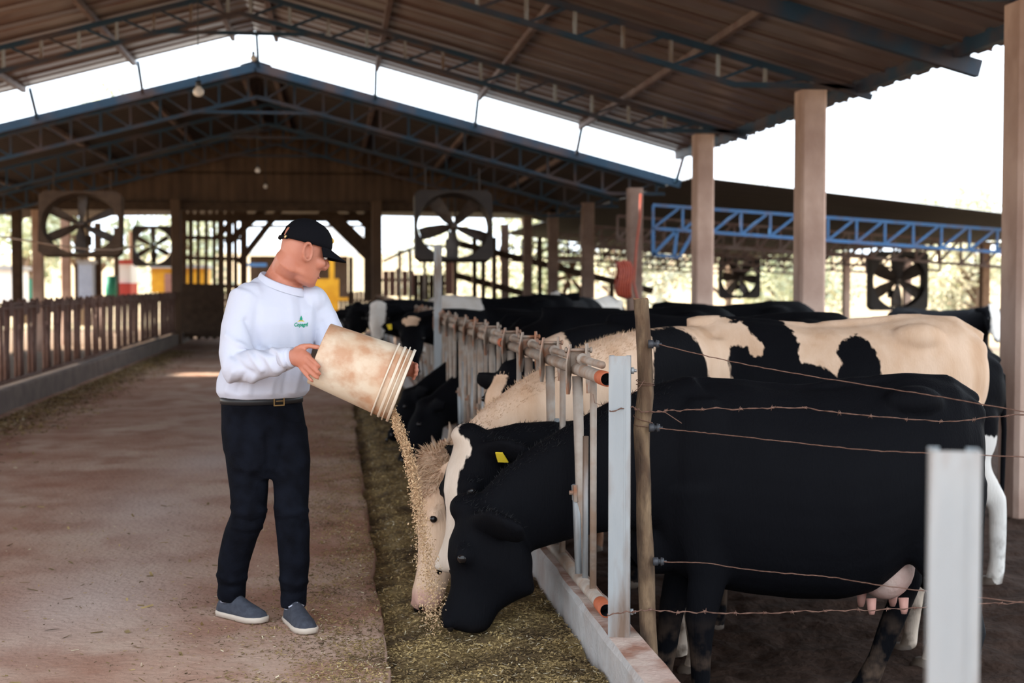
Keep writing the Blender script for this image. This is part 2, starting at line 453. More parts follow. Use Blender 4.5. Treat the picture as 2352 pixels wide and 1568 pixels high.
# ---- roofs: each sheet is a piece of its own
def rib_profile(w, nrib, h=.028):
    pts = []
    for k in range(nrib):
        a = w * k / nrib; s = w / nrib
        pts += [(a, 0), (a + s * .62, 0), (a + s * .70, h), (a + s * .92, h)]
    pts.append((w, 0))
    return pts
def sheet_mesh(name, w, L, drop, nrib, m, th=.006):
    pr = rib_profile(w, nrib)
    b = MB()
    vs = []
    for t in (0, 1):
        for off in (0, th):
            vs += [(L * t, a, -drop * t + z + off) for a, z in pr]
    n = len(pr); fs = []
    for i in range(n - 1):
        fs.append((i, i + 1, 2 * n + i + 1, 2 * n + i))
        fs.append((n + i, 3 * n + i, 3 * n + i + 1, n + i + 1))
        fs.append((i, n + i, n + i + 1, i + 1)); fs.append((2 * n + i, 2 * n + i + 1, 3 * n + i + 1, 3 * n + i))
    fs += [(0, 2 * n, 3 * n, n), (n - 1, 2 * n - 1, 4 * n - 1, 3 * n - 1)]
    b.add(vs, fs)
    me = b.mesh(name, [M[m], M['rooftop']])
    nt = n - 1
    for p in me.polygons:
        i = p.index
        if i < 4 * nt and i % 4 == 1: p.material_index = 1
    return me
def gable_roof(name, xr, zr, y0, y1, LR, LL, slope, m, nrib=4, w=1.0, lap=False):
    root = empty(name, (xr, y0, zr), kind='structure')
    mr = sheet_mesh('roof_sheet', w * 1.0, LR, LR * slope, nrib, m)
    ml = sheet_mesh('roof_sheet', w * 1.0, -LL, LL * slope, nrib, m)
    n = int(round((y1 - y0) / w))
    for k in range(n):
        for me in (mr, ml):
            o = link('roof_sheet', me, root)
            o.matrix_parent_inverse = Matrix.Identity(4)
            o.location = (0, k * w, .004 * (k % 2))
    if lap:
        for sg, L in ((1, LR), (-1, LL)):
            bb = MB(); bb.beam((0, 0, -.012), (sg * L, 0, -.012 - L * slope), .022, .016)
            me = bb.mesh('lap_strip', M['lap'])
            for k in range(1, n):
                o = link('lap_strip', me, root); o.matrix_parent_inverse = Matrix.Identity(4); o.location = (0, k * w, 0)
    b = MB()
    b.loft([[(-.28, y, -.28 * slope + .05), (0, y, .06), (.28, y, -.28 * slope + .05), (.28, y, -.28 * slope + .062), (0, y, .075), (-.28, y, -.28 * slope + .062)] for y in (0, n * w)])
    o = b.build('ridge_cap', M[m]); o.parent = root
    return root
SL = 0.269
R1X, R1Z, R1Y = -1.38, 5.95, 25.5
gable_roof('ceiling', R1X, R1Z, 2.5, R1Y, 7.85, 8.8, SL, 'roof', lap=True, nrib=2)  # unseen left eave lengthened to shut out the low sun
R2X, R2Z, R2Y, SL2 = -1.42, 5.53, 26.5, 0.26
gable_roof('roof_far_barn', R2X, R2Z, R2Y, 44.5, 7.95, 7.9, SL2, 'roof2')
# lean-to beside the far barn, flatter
root = empty('roof_lean_to', (R2X + 7.95, 25.4, R2Z - 7.95 * SL2), kind='structure')
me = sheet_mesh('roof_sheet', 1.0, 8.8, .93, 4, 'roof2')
for k in range(30):
    o = link('roof_sheet', me, root); o.matrix_parent_inverse = Matrix.Identity(4); o.location = (0, k, .004 * (k % 2))
root = empty('roof_lean_to_left_sunblock', (R2X - 7.9, R2Y - 2.0, R2Z - 7.9 * SL2 + .17), kind='structure')  # unseen roof, brought forward and raised to keep sun off the lane
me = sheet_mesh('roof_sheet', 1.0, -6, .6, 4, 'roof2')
for k in range(20):
    o = link('roof_sheet', me, root); o.matrix_parent_inverse = Matrix.Identity(4); o.location = (0, k, .004 * (k % 2))

# ---- trusses
def roofz(x, xr, zr, sl): return zr - sl * abs(x - xr)
def half_truss(root, y, xr, zr, sl, xs, xe, dep, n, m, m2, w=.07, flat_from=None, zflat=None, bracket=False):
    """top chord under the sheets from xs (near the ridge) to xe, webs, bottom chord"""
    sgn = 1 if xe > xs else -1
    top = lambda x: roofz(x, xr, zr, sl) - .13
    def bot(x):
        z = top(x) - dep
        if zflat is not None: z = max(z, zflat) if abs(x - xr) > 3 else z
        return z
    P = lambda x, z: (x, y, z)
    MB().beam(P(xs, top(xs)), P(xe, top(xe)), w, .07, mi=0).build('top_chord', M[m], root)
    xk = xe
    if zflat is not None:
        # bottom chord turns level near the pillar
        lo, hi = xs, xe
        for _ in range(40):
            mid = (lo + hi) / 2
            if top(mid) - dep > zflat: lo = mid
            else: hi = mid
        xk = lo
        MB().beam(P(xk, zflat), P(xe, zflat), w, .06).build('bottom_chord', M[m], root)
    MB().beam(P(xs, top(xs) - dep), P(xk, top(xk) - dep), w, .06).build('bottom_chord', M[m], root)
    for i in range(n + 1):
        x = xs + (xe - xs) * (i + .3) / (n + .6)
        if top(x) - bot(x) < .06: continue
        MB().beam(P(x, top(x)), P(x, bot(x)), .045, .03, up=(0, 1, 0)).build('web_post', M[m2], root)
        x2 = xs + (xe - xs) * (i + 1.25) / (n + .6)
        if i < n and top(x2) - bot(x2) > .06:
            MB().beam(P(x, bot(x)), P(x2 - sgn * .06, top(x2)), .04, .035).build('diagonal', M[m], root)
def truss(label, y, xr, zr, sl, xl, xrr, dep, n, m, m2, zflat=None, group='roof trusses'):
    root = empty('roof_truss', (xr, y, zr - .5), label, 'truss', group)
    half_truss(root, y, xr, zr, sl, xr, xrr, dep, n, m, m2, zflat=zflat)
    half_truss(root, y, xr, zr, sl, xr, xl, dep, n, m, m2, zflat=zflat)
    MB().beam((xr - 1.25, y, zr - .13 - dep - 1.25 * sl + .04), (xr + 1.25, y, zr - .13 - dep - 1.25 * sl + .04), .06, .05).build('collar_tie', M[m], root)
    return root
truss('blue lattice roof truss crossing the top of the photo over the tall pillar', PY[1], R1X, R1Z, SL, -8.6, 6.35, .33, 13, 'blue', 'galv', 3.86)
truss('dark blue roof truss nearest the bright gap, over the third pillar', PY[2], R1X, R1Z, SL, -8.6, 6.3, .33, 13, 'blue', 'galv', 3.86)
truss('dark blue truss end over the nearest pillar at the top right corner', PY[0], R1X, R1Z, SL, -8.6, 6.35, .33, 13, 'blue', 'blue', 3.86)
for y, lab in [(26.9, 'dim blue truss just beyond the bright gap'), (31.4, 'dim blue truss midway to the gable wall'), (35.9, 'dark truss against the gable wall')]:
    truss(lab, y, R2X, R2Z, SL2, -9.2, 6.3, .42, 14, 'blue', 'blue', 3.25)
# solid rafter between the two near pillars
t = empty('rafter_beam', (R1X, 13.75, 4.5), 'solid blue rafter beam between the two nearest pillars, its end rusty at the joint', 'beam')
b = MB(); b.beam((R1X, 13.75, roofz(R1X, R1X, R1Z, SL) - .16), (6.45, 13.75, roofz(6.45, R1X, R1Z, SL) - .16), .1, .17); b.build('rafter', M['blue'], t)
b = MB(); b.beam((R1X, 13.75, roofz(R1X, R1X, R1Z, SL) - .16), (-8.8, 13.75, roofz(-8.8, R1X, R1Z, SL) - .16), .1, .17); b.build('rafter', M['blue'], t)
# purlins along the barn
for x, lab in [(-7.2, 'rusty purlin low on the left roof slope'), (-5.3, 'rusty purlin second from the left, ending at the gap'), (-3.45, 'dark purlin left of the ridge, ending at the gap'), (-1.75, 'dark purlin just left of the ridge'), (-1.0, 'dark purlin just right of the ridge'),
               (.75, 'dark purlin first right of the ridge'), (2.57, 'rusty purlin halfway down the right slope'), (4.4, 'shiny rusty purlin low on the right slope'), (6.2, 'eave purlin along the right edge of the near roof')]:
    z = roofz(x, R1X, R1Z, SL) - .045
    o = MB().beam((x, 2.6, z), (x, R1Y, z), .075 if x < 6 else .09, .085 if x < 6 else .16).build('purlin', M['rustbeam'] if x < 6 else M['blue'])
    tag(o, lab, 'purlin', 'purlins under the near roof')
for x, lab in [(-7.6, 'purlin at the left of the far barn roof'), (-5.3, 'purlin second from left under the far barn roof'), (-3.4, 'purlin left of the far barn ridge'), (-1.7, 'purlin at the far barn ridge, left one'), (-1.1, 'purlin at the far barn ridge, right one'), (.73, 'purlin right of the far barn ridge'), (2.54, 'purlin midway down the far barn right slope'), (4.4, 'purlin low on the far barn right slope')]:
    z = roofz(x, R2X, R2Z, SL2) - .05
    tag(MB().beam((x, R2Y + .05, z), (x, 44, z), .09, .09).build('far_purlin', M['rustbeam']), lab, 'purlin', 'purlins under the far barn roof')
# blue front edge of the far barn roof
t = empty('roof_edge_beam', (R2X, R2Y, R2Z - .2), 'long blue edge beam along the front of the far barn roof', 'beam')
for xe in (-9.3, 6.5):
    MB().beam((R2X, R2Y - .06, R2Z - .06), (xe, R2Y - .06, roofz(xe, R2X, R2Z, SL2) - .06), .05, .16).build('edge_channel', M['blue'], t)
# bars closing the bright gap
for px, lab in [(60, 'leftmost'), (312, 'second from the left'), (588, 'under the ridge'), (865, 'first right of the ridge'), (1102, 'second right of the ridge'), (1343, 'third right of the ridge'), (1580, 'rightmost, by the third pillar')]:
    x = atY(px, 200, R1Y).x
    t = tag(MB().beam((x, R1Y + .3, roofz(x, R1X, R1Z, SL) + .02), (x, R2Y - .12, roofz(x, R2X, R2Z, SL2) - .05), .055, .055, up=(0, 1, 0)).build('gap_post', M['blue']), 'thin dark post across the bright roof gap, ' + lab, 'post', 'posts in the roof gap')
# lean-to trusses
def lean_truss(y, x0, x1, z0, z1, dep, n, m, label, dropl=.0):
    root = empty('lean_to_truss', (x0, y, z0), label, 'truss', 'lean-to trusses')
    P = lambda t, d=0: (x0 + (x1 - x0) * t, y, z0 + (z1 - z0) * t - d)
    MB().beam(P(0), P(1), .06, .06).build('top_chord', M[m], root)
    MB().beam(P(0, dep), P(1, dep), .06, .06).build('bottom_chord', M[m], root)
    for i in range(n + 1):
        MB().beam(P(i / n), P(i / n, dep), .045, .045, up=(0, 1, 0)).build('web_post', M[m], root)
        if i < n: MB().beam(P(i / n, dep), P((i + .92) / n), .045, .045).build('diagonal', M[m], root)
    return root
zt = R2Z - 7.95 * SL2
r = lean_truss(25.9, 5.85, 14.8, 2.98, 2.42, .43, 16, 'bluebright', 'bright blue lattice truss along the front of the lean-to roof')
A = [(5.85, 25.9, 2.55), (5.85, 25.9, 2.06), (6.35, 25.9, 2.02), (6.62, 25.9, 2.5)]
MB().beam(A[0], A[1], .06, .06, up=(0, 1, 0)).build('bracket_bar', M['bluebright'], r)
MB().beam(A[1], A[2], .06, .06).build('bracket_bar', M['bluebright'], r)
MB().beam(A[2], A[3], .06, .06).build('bracket_bar', M['bluebright'], r)
MB().beam(A[1], (6.28, 25.9, 2.5), .06, .06).build('bracket_bar', M['bluebright'], r)
MB().beam((6.25, 25.9, 2.04), (6.3, 25.9, 2.5), .06, .06, up=(0, 1, 0)).build('bracket_bar', M['bluebright'], r)
for k, y in enumerate((29.5, 34, 39, 45, 51)):
    lean_truss(y, 5.9, 15, 2.95 - .02 * k, 2.35, .5, 18, 'rustbeam', ['rusty lattice truss right behind the bright blue one', 'rusty lattice truss second behind the bright blue one', 'rusty lattice truss third behind the bright blue one', 'dim lattice truss fourth behind the bright blue one', 'dim lattice truss at the far lean-to edge'][k])

# ---- gable wall of the far barn: vertical ribbed sheets in two courses
gw = empty('wall_back', (R2X, 36.6, 4), kind='structure')
def cl_sheet(x0, x1, z0, fz):
    n = 10; b = MB(); fr, bk = [], []
    ring_t, ring_b = [], []
    vs = []
    for i in range(n + 1):
        x = x0 + (x1 - x0) * i / n
        dy = .02 if i % 2 else 0
        vs += [(x, 36.6 - dy, z0), (x, 36.6 - dy, fz(x)), (x, 36.63 - dy, fz(x)), (x, 36.63 - dy, z0)]
    fs = []
    for i in range(n):
        a = 4 * i; c = a + 4
        fs += [(a, c, c + 1, a + 1), (a + 3, a + 2, c + 2, c + 3), (a + 1, c + 1, c + 2, a + 2), (a, a + 3, c + 3, c)]
    fs += [(0, 1, 2, 3), (4 * n, 4 * n + 3, 4 * n + 2, 4 * n + 1)]
    b.add(vs, fs)
    b.build('cladding_sheet', M['gable'], gw)
xx = -9.3
while xx < 5.7:
    x1 = min(xx + 1.15, 5.72)
    zr_ = lambda x: roofz(x, R2X, R2Z, SL2) - .04
    zlow = 3.5 if xx > -4.2 else 3.46
    split = 4.35
    cl_sheet(xx, x1 + .002, zlow, lambda x: min(split, zr_(x)))
    if max(zr_(xx), zr_(x1)) > split + .05: cl_sheet(xx, x1 + .002, split - .06, zr_)
    xx = x1
b = MB(); b.beam((-9.3, 36.45, 3.46), (5.7, 36.45, 3.46), .16, .2); o = b.build('lintel_beam', M['timber'], gw)

# ---- old timber annex seen through the doorway
sub = empty('roof_annex', (R2X, 44.5, 3.6), kind='structure')
me = sheet_mesh('roof_sheet', 1.0, 9.5, .15, 4, 'roof2'); me2 = sheet_mesh('roof_sheet', 1.0, -9.5, .15, 4, 'roof2')
for k in range(14):
    for mm in (me, me2):
        o = link('roof_sheet', mm, sub); o.matrix_parent_inverse = Matrix.Identity(4); o.location = (0, k * 1.0, .75)
def plank(name, a, bb, Y, w, dpt, m, label, cat, group=None, z_at=None):
    p, q = atY(*a, Y), atY(*bb, Y)
    o = MB().beam(p, q, dpt, w, up=(0, 0, 1) if abs(p.x - q.x) > abs(p.z - q.z) * .15 else (1, 0, 0)).build(name, M[m])
    return tag(o, label, cat, group)
G = 'braces of the far timber frame'
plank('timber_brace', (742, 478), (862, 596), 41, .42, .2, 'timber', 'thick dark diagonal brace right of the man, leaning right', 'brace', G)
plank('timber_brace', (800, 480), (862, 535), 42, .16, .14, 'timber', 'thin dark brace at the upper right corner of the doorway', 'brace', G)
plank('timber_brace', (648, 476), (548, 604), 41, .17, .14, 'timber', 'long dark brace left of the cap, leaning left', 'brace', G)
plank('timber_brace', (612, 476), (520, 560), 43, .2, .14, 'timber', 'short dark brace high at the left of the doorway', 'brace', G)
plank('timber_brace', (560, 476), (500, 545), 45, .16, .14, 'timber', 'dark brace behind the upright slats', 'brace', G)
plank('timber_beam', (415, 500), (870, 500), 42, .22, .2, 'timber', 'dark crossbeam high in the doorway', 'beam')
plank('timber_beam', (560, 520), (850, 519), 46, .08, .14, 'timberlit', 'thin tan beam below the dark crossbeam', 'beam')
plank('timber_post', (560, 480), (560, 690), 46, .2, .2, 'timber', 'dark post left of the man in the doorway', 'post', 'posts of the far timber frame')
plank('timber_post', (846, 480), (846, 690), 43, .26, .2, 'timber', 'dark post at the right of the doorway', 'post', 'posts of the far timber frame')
plank('timber_post', (806, 590), (806, 700), 47, .14, .16, 'timber', 'short dark post right of the yellow machine', 'post', 'posts of the far timber frame')
sl = empty('slat_screen', atY(490, 700, 46), 'tall screen of dark upright slats left of the doorway', 'screen')
for i, x in enumerate(range(424, 560, 17)):
    xj = x + random.uniform(-3, 3)
    MB().beam(atY(xj, 478, 46), atY(xj + random.uniform(-2, 2), 690, 46), random.uniform(.1, .2), .05, up=(0, 1, 0)).build('slat', M['timber'], sl)
for yy in (545, 592, 655):
    MB().beam(atY(418, yy, 46.1), atY(560, yy + 3, 46.1), .05, .12).build('rail', M['timber'], sl)
pn = empty('low_board_wall', atY(460, 760, 37.5), 'dark low board wall at the far end of the left fence', 'wall')
for i, x in enumerate(range(412, 520, 9)):
    MB().beam(atY(x, 652, 37.5), atY(x, 774 + (5 if i % 2 else 0), 37.5), .1, .03, up=(0, 1, 0)).build('board', M['timber'], pn)
MB().beam(atY(408, 656, 37.4), atY(520, 656, 37.4), .06, .05).build('rail', M['timber'], pn)
MB().beam(atY(408, 715, 37.4), atY(520, 705, 37.4), .05, .04).build('rail', M['timber'], pn)

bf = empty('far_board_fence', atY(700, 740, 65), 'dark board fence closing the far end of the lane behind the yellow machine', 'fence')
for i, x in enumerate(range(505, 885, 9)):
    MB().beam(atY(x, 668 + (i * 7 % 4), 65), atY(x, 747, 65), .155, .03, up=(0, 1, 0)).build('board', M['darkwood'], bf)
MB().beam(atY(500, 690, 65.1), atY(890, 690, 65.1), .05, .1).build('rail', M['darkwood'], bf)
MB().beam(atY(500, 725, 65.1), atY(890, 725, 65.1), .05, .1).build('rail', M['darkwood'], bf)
# ================================================================== HEADLOCK FENCES
def local(o): o.matrix_parent_inverse = Matrix.Identity(4); return o
ZT, ZB = 1.155, .262
def make_panel(name, x0, y0, m_pipe, m_plate, m_galv, fat, label, group, zoff=0.0, stubs=True):
    root = empty(name, (x0, y0, zoff), label, 'headlock panel', group)
    L = 3.2
    def part(nm, b, m, smooth=True): return local(b.build(nm, m if isinstance(m, list) else M[m], root, smooth))
    b = MB(); b.tube([(0, 0.02, ZT), (0, L, ZT)], .027, 14); part('top_pipe', b, m_pipe)
    b = MB(); b.tube([(0, .02, ZB), (0, L, ZB)], .027, 14); part('bottom_pipe', b, m_pipe)
    b = MB(); b.tube([(.004, .03, ZT + .048), (.004, L - .05, ZT + .048)], .0155, 12); rod = part('locking_rod', b, m_pipe)
    if stubs:
        for z in (ZT, ZB):
            b = MB()
            ring = lambda y, r: [(r * math.cos(2 * PI * j / 16), y, z + r * math.sin(2 * PI * j / 16)) for j in range(16)]
            b.loft([ring(-.095, .024), ring(-.095, .029), ring(.03, .029)], cap=False)
            b.loft([ring(.0, .0235), ring(-.0952, .0235)], cap=False, mi=1)
            b.loft([ring(.0001, .0235), ring(.0002, .001)], cap=False, mi=1)
            part('pipe_end', b, [M['redlead'], M['boredark']])
    for k in range(4):
        yp = .56 + .78 * k + random.uniform(-.01, .01)
        r = .014 * fat
        b = MB(); b.tube([(0, yp - .36, ZT - .02), (0, yp - .36, ZB + .02)], r, 10); part('fixed_bar', b, m_pipe)
        b = MB(); b.tube([(.004, yp - .16, .885), (.004, yp - .155, ZB)], .0125 * fat, 10); part('stub_bar', b, m_galv)
        b = MB(); b.box((.012, yp - .27, 1.04), .008, .07, .2); part('flat_strap', b, m_galv, False)
        j = random.uniform(-.01, .01)
        b = MB(); b.tube([(-.004, yp + .0, ZT - .03), (-.004, yp - .05 + j, .75), (-.004, yp - .075 + j, .62), (0, yp - .06, .42), (0, yp - .04, ZB + .03)], [.023 * fat, .021 * fat, .021 * fat, .021 * fat, .018 * fat], 12); part('pivot_bar', b, m_pipe)
        b = MB(); b.tube([(-.02, yp - .13, .3), (-.02, yp - .075, .60), (-.022, yp - .03, .66)], [.015 * fat, .017 * fat, .014 * fat], 10); part('lower_arm', b, m_galv)
        b = MB(); b.prism([(-.034, yp - .10, .60), (-.034, yp - .04, .60), (-.034, yp - .035, .66), (-.034, yp - .09, .67)], (0, 0, 0), (.014, 0, 0)); b.tube([(-.05, yp - .07, .635), (.02, yp - .07, .635)], .009, 8); part('pivot_bracket', b, m_plate, False)
        po = [(-.018, 1.262), (.016, 1.262), (.058, 1.185), (.052, 1.085), (.02, 1.046), (-.03, 1.05), (-.048, 1.10), (-.05, 1.18)]
        for sx in (-1, 1):
            b = MB()
            tip = -.008 * sx
            b.prism([(sx * .040 + (tip if z > 1.2 else 0) + y * .34, yp + y * .94, z + (.004 if sx > 0 else 0)) for y, z in po], (0, 0, 0), (sx * .007, 0, 0)); part('lock_plate', b, m_plate, False)
        b = MB(); b.prism([(-.034, yp + .03, 1.165), (.036, yp + .03, 1.165), (.03, yp + .012, 1.238), (-.03, yp + .012, 1.238)], (0, 0, 0), (0, .006, 0)); part('lock_bracket', b, m_plate, False)
        b = MB(); b.tube([(-.06, yp, 1.238), (.06, yp, 1.238)], .007, 8); b.tube([(-.058, yp, 1.238), (-.05, yp, 1.238)], .013, 6); b.tube([(.05, yp, 1.238), (.058, yp, 1.238)], .013, 6); part('lock_bolt', b, m_plate)
        for dy in (-.085, .075):
            b = MB(); b.tube([(.004, yp + dy - .006, ZT + .048), (.004, yp + dy + .006, ZT + .048)], .026, 12); o = b.build('collar', M[m_pipe], rod, True); local(o)
    return root
ORD = ['first', 'second', 'third', 'fourth', 'fifth', 'sixth', 'seventh', 'eighth', 'ninth']
p = make_panel('headlock_panel', XR, 5.45, 'pipe', 'plate', 'galv', 1.0, 'rusty headlock panel with orange pipe ends, first beyond the galvanised post on the right curb', 'headlock panels on the right curb')
for k in range(1, 9):
    c = copy_tree(p, None, (0, 3.36 * k, 0))
    c['label'] = 'steel headlock panel on the right curb, %s from the galvanised post' % ORD[k]
p2 = make_panel('headlock_panel', XL, 13.4, 'leftbar', 'leftbar', 'leftbar', 1.75, 'brown headlock panel on the left curb, nearest one, cut by the left edge', 'headlock panels on the left curb', .07, False)
for k in range(1, 7):
    c = copy_tree(p2, None, (0, 3.3 * k, 0))
    c['label'] = 'brown headlock panel on the left curb, %s from the left edge of the photo' % ORD[k]

# ---- galvanised posts
def c_post(loc, h, w, d, rz, label, m='galv'):
    b = MB()
    t = .004; lip = .018
    out = [(-w / 2, -d / 2), (w / 2, -d / 2), (w / 2, d / 2), (w / 2 - lip, d / 2), (w / 2 - lip, d / 2 - t), (w / 2 - t, d / 2 - t), (w / 2 - t, -d / 2 + t), (-w / 2 + t, -d / 2 + t), (-w / 2 + t, d / 2 - t), (-w / 2 + lip, d / 2 - t), (-w / 2 + lip, d / 2), (-w / 2, d / 2)]
    for z0, z1 in ((0, h * .5), (h * .5, h)):
        pass
    b.prism([Vector((x, y, 0)) for x, y in out], (0, 0, 0), (0, 0, h))
    # rolled groove along the face
    b.prism([Vector((x, y, 0)) for x, y in ((w * .22, -d / 2 - .0015), (w * .28, -d / 2 - .0015), (w * .28, -d / 2), (w * .22, -d / 2))], (0, 0, .01), (0, 0, h - .01))
    o = b.build('fence_post', M[m]); o.location = loc; o.rotation_euler.z = rz
    return tag(o, label, 'post', 'galvanised fence posts')
g1 = c_post((1.045, 5.17, .20), 1.055, .080, .06, -.25, 'galvanised steel post standing on the curb beside the wooden post')
g2 = c_post((.985, 2.17, .20), 1.055, .078, .06, -.33, 'blurred galvanised post closest to the camera at the right')
q = atX(1014, 690, XR - .01)
g3 = c_post((XR - .045, q.y, .20), 1.70, .075, .06, -.1, 'tall pale post rising from the right headlock row behind the man')
for o, y in ((g1, 1.0), (g1, .1)):
    b = MB(); b.tube([(.04, .0, y), (.052, .0, y)], .012, 6); b.tube([(.05, 0, y), (.062, 0, y)], .006, 8); local(b.build('bolt', M['galv'], o, True))

# ---- wooden post
b = MB(); rings = []
pth = [(1472, 686), (1476, 740), (1480, 800), (1483, 870), (1483, 905), (1479, 940), (1474, 985), (1475, 1040), (1478, 1110), (1478, 1180), (1482, 1250), (1485, 1320), (1487, 1390), (1489, 1440), (1492, 1500), (1494, 1560)]
rad = [.0285, .0275, .028, .029, .031, .0325, .032, .029, .0285, .029, .031, .032, .031, .031, .031, .031]
for (x, y), r in zip(pth, rad):
    c = atD(x, y, 5.34)
    rings.append([c + Vector((math.cos(a) * r * (1 + .10 * noise.noise(Vector((math.cos(a) * 2, math.sin(a) * 2, c.z * 5)))), math.sin(a) * r * (1 + .10 * noise.noise(Vector((math.cos(a) * 2, 5 + math.sin(a) * 2, c.z * 5)))), .004 * math.sin(3 * a) if y < 690 else 0)) for a in [2 * PI * j / 18 for j in range(18)]])
b.loft(list(reversed(rings)))
me = b.mesh('wooden_post', [M['bark'], M['cutwood']], True)
for pl in me.polygons:
    if pl.normal.z > .8: pl.material_index = 1; pl.use_smooth = False
wp = tag(link('wooden_post', me), 'crooked wooden branch post with bark, behind the galvanised post', 'post')

# ---- wires
def insulator(px, py, d):
    a = atD(px - 14, py, d); c = atD(px + 8, py, d)
    v = (c - a).normalized()
    b = MB()
    b.tube([a, a + v * .018, a + v * .020, a + v * .028, a + v * .029, a + v * .040], [.016, .016, .010, .010, .017, .013], 12)
    b.tube([a + v * .036, a + v * .05], .005, 8)
    return b
def wire(pts, r, name, label, wob=0.0015, ins=None, barbs=None):
    P = []
    n = 90
    ctl = [atD(*q) for q in pts]
    for i in range(n + 1):
        t = i / n * (len(ctl) - 1); k = min(int(t), len(ctl) - 2); f = t - k
        a, c = ctl[k], ctl[k + 1]
        m0 = (ctl[k + 1] - ctl[max(k - 1, 0)]) * .5; m1 = (ctl[min(k + 2, len(ctl) - 1)] - ctl[k]) * .5
        h = a * (2 * f ** 3 - 3 * f ** 2 + 1) + m0 * (f ** 3 - 2 * f ** 2 + f) + c * (-2 * f ** 3 + 3 * f ** 2) + m1 * (f ** 3 - f ** 2)
        P.append(h + Vector((0, wob * noise.noise(Vector((i * .5, r * 999, 1))), wob * 1.6 * noise.noise(Vector((i * .45, r * 99, 7 + pts[0][1]))))))
    root = tag(MB().tube(P, r, 6).build(name, M['wire'], None, True), label, 'wire', 'wires of the pen fence')
    if barbs:
        # second strand twisted round the first, and four-point barbs
        S = [q + Vector((0, math.sin(i * 1.3), math.cos(i * 1.3))) * r * 1.7 for i, q in enumerate(P)]
        MB().tube(S, r * .85, 5).build('strand', M['wire'], root, True)
        L = 0
        for i in range(1, len(P)):
            L += (P[i] - P[i - 1]).length
            if L > barbs:
                L = 0
                b = MB()
                t = (P[i] - P[i - 1]).normalized()
                for s in range(2):
                    v = Vector((random.uniform(-.5, .5), random.uniform(-1, 1), random.uniform(-1, 1))).normalized() * .012
                    c = P[i] + t * .004 * (s * 2 - 1)
                    b.tube([c - v, c - v * .3, c + v * .3, c + v], [.0005, .0016, .0016, .0005], 5)
                b.tube([P[i] - t * .006, P[i] + t * .006], .0048, 6)
                b.build('barb', M['wire'], root, True)
    if ins:
        insulator(*ins).build('insulator', M['insul'], root, True)
    return root
wire([(1512, 790, 5.28), (1600, 812, 5.2), (1720, 838, 5.1), (1860, 863, 5.0), (2040, 892, 4.85), (2200, 918, 4.7), (2420, 958, 4.5)], .0019, 'fence_wire', 'topmost thin rusty wire sloping down right from the highest insulator', ins=(1503, 790, 5.29))
wire([(1512, 983, 5.28), (1600, 992, 5.2), (1680, 1000, 5.12), (1860, 1020, 4.95), (2000, 1034, 4.8), (2130, 1040, 4.7), (2420, 1052, 4.5)], .0019, 'fence_wire', 'thin rusty wire from the middle insulator across the black cow', ins=(1505, 982, 5.29))
wire([(1522, 1290, 5.28), (1620, 1293, 5.2), (1700, 1305, 5.12), (1800, 1316, 5.0), (1900, 1324, 4.95), (2000, 1340, 4.8), (2130, 1358, 4.7), (2420, 1392, 4.5)], .0019, 'fence_wire', 'thin rusty wire from the lowest insulator across the black belly', ins=(1514, 1289, 5.29))
wire([(1400, 945, 5.2), (1450, 935, 5.26), (1478, 945, 5.29), (1530, 944, 5.32), (1600, 940, 5.35), (1750, 937, 5.4), (1850, 938, 5.45), (2000, 955, 5.5), (2180, 967, 5.6), (2300, 955, 5.65), (2420, 950, 5.7)], .0018, 'barbed_wire', 'upper barbed wire across the middle of the black cow', .004, barbs=.13)
wire([(1395, 1412, 5.16), (1450, 1404, 5.2), (1500, 1402, 5.3), (1600, 1406, 5.35), (1700, 1408, 5.4), (1850, 1404, 5.45), (2000, 1400, 5.5), (2130, 1394, 5.55), (2300, 1384, 5.6), (2420, 1384, 5.7)], .0018, 'barbed_wire', 'lower rusty barbed wire in front of the black cow legs', .006, barbs=.11)
# loose ends wound round the posts
b = MB()
for k, (z, r0) in enumerate(((.62, .046), (.58, .045))):
    pass
tw = []
for i in range(60):
    a = i / 60 * 4 * PI; c = atD(1482, 872 + i * .25, 5.34)
    tw.append(c + Vector((math.cos(a), math.sin(a), .12 * math.sin(a * .7))) * .034)
tag(MB().tube(tw, .0014, 5).build('tie_wire', M['wire'], None, True), 'tie wire wound round the wooden post near its upper bend', 'wire')
tw = []
for i in range(60):
    a = i / 60 * 4 * PI; c = atD(1477, 950 + i * .6, 5.34)
    tw.append(c + Vector((math.cos(a), math.sin(a), .2 * math.sin(a * .7))) * .036)
tag(MB().tube(tw, .0014, 5).build('tie_wire', M['wire'], None, True), 'tie wire wound round the bend in the wooden post', 'wire')
tw = [atD(x, y, 5.27) for x, y in ((1510, 942), (1530, 948), (1548, 960), (1566, 972))]
tag(MB().tube(tw, .0016, 5).build('wire_tail', M['wire'], None, True), 'loose wire tail beside the wooden post', 'wire')
tw = [atD(x, y, 5.25) for x, y in ((1362, 905), (1366, 925), (1380, 930), (1420, 915), (1450, 905), (1470, 888), (1480, 872))]
tag(MB().tube(tw, .0013, 5).build('wire_tail', M['wire'], None, True), 'thin loose wire looped between the posts', 'wire')

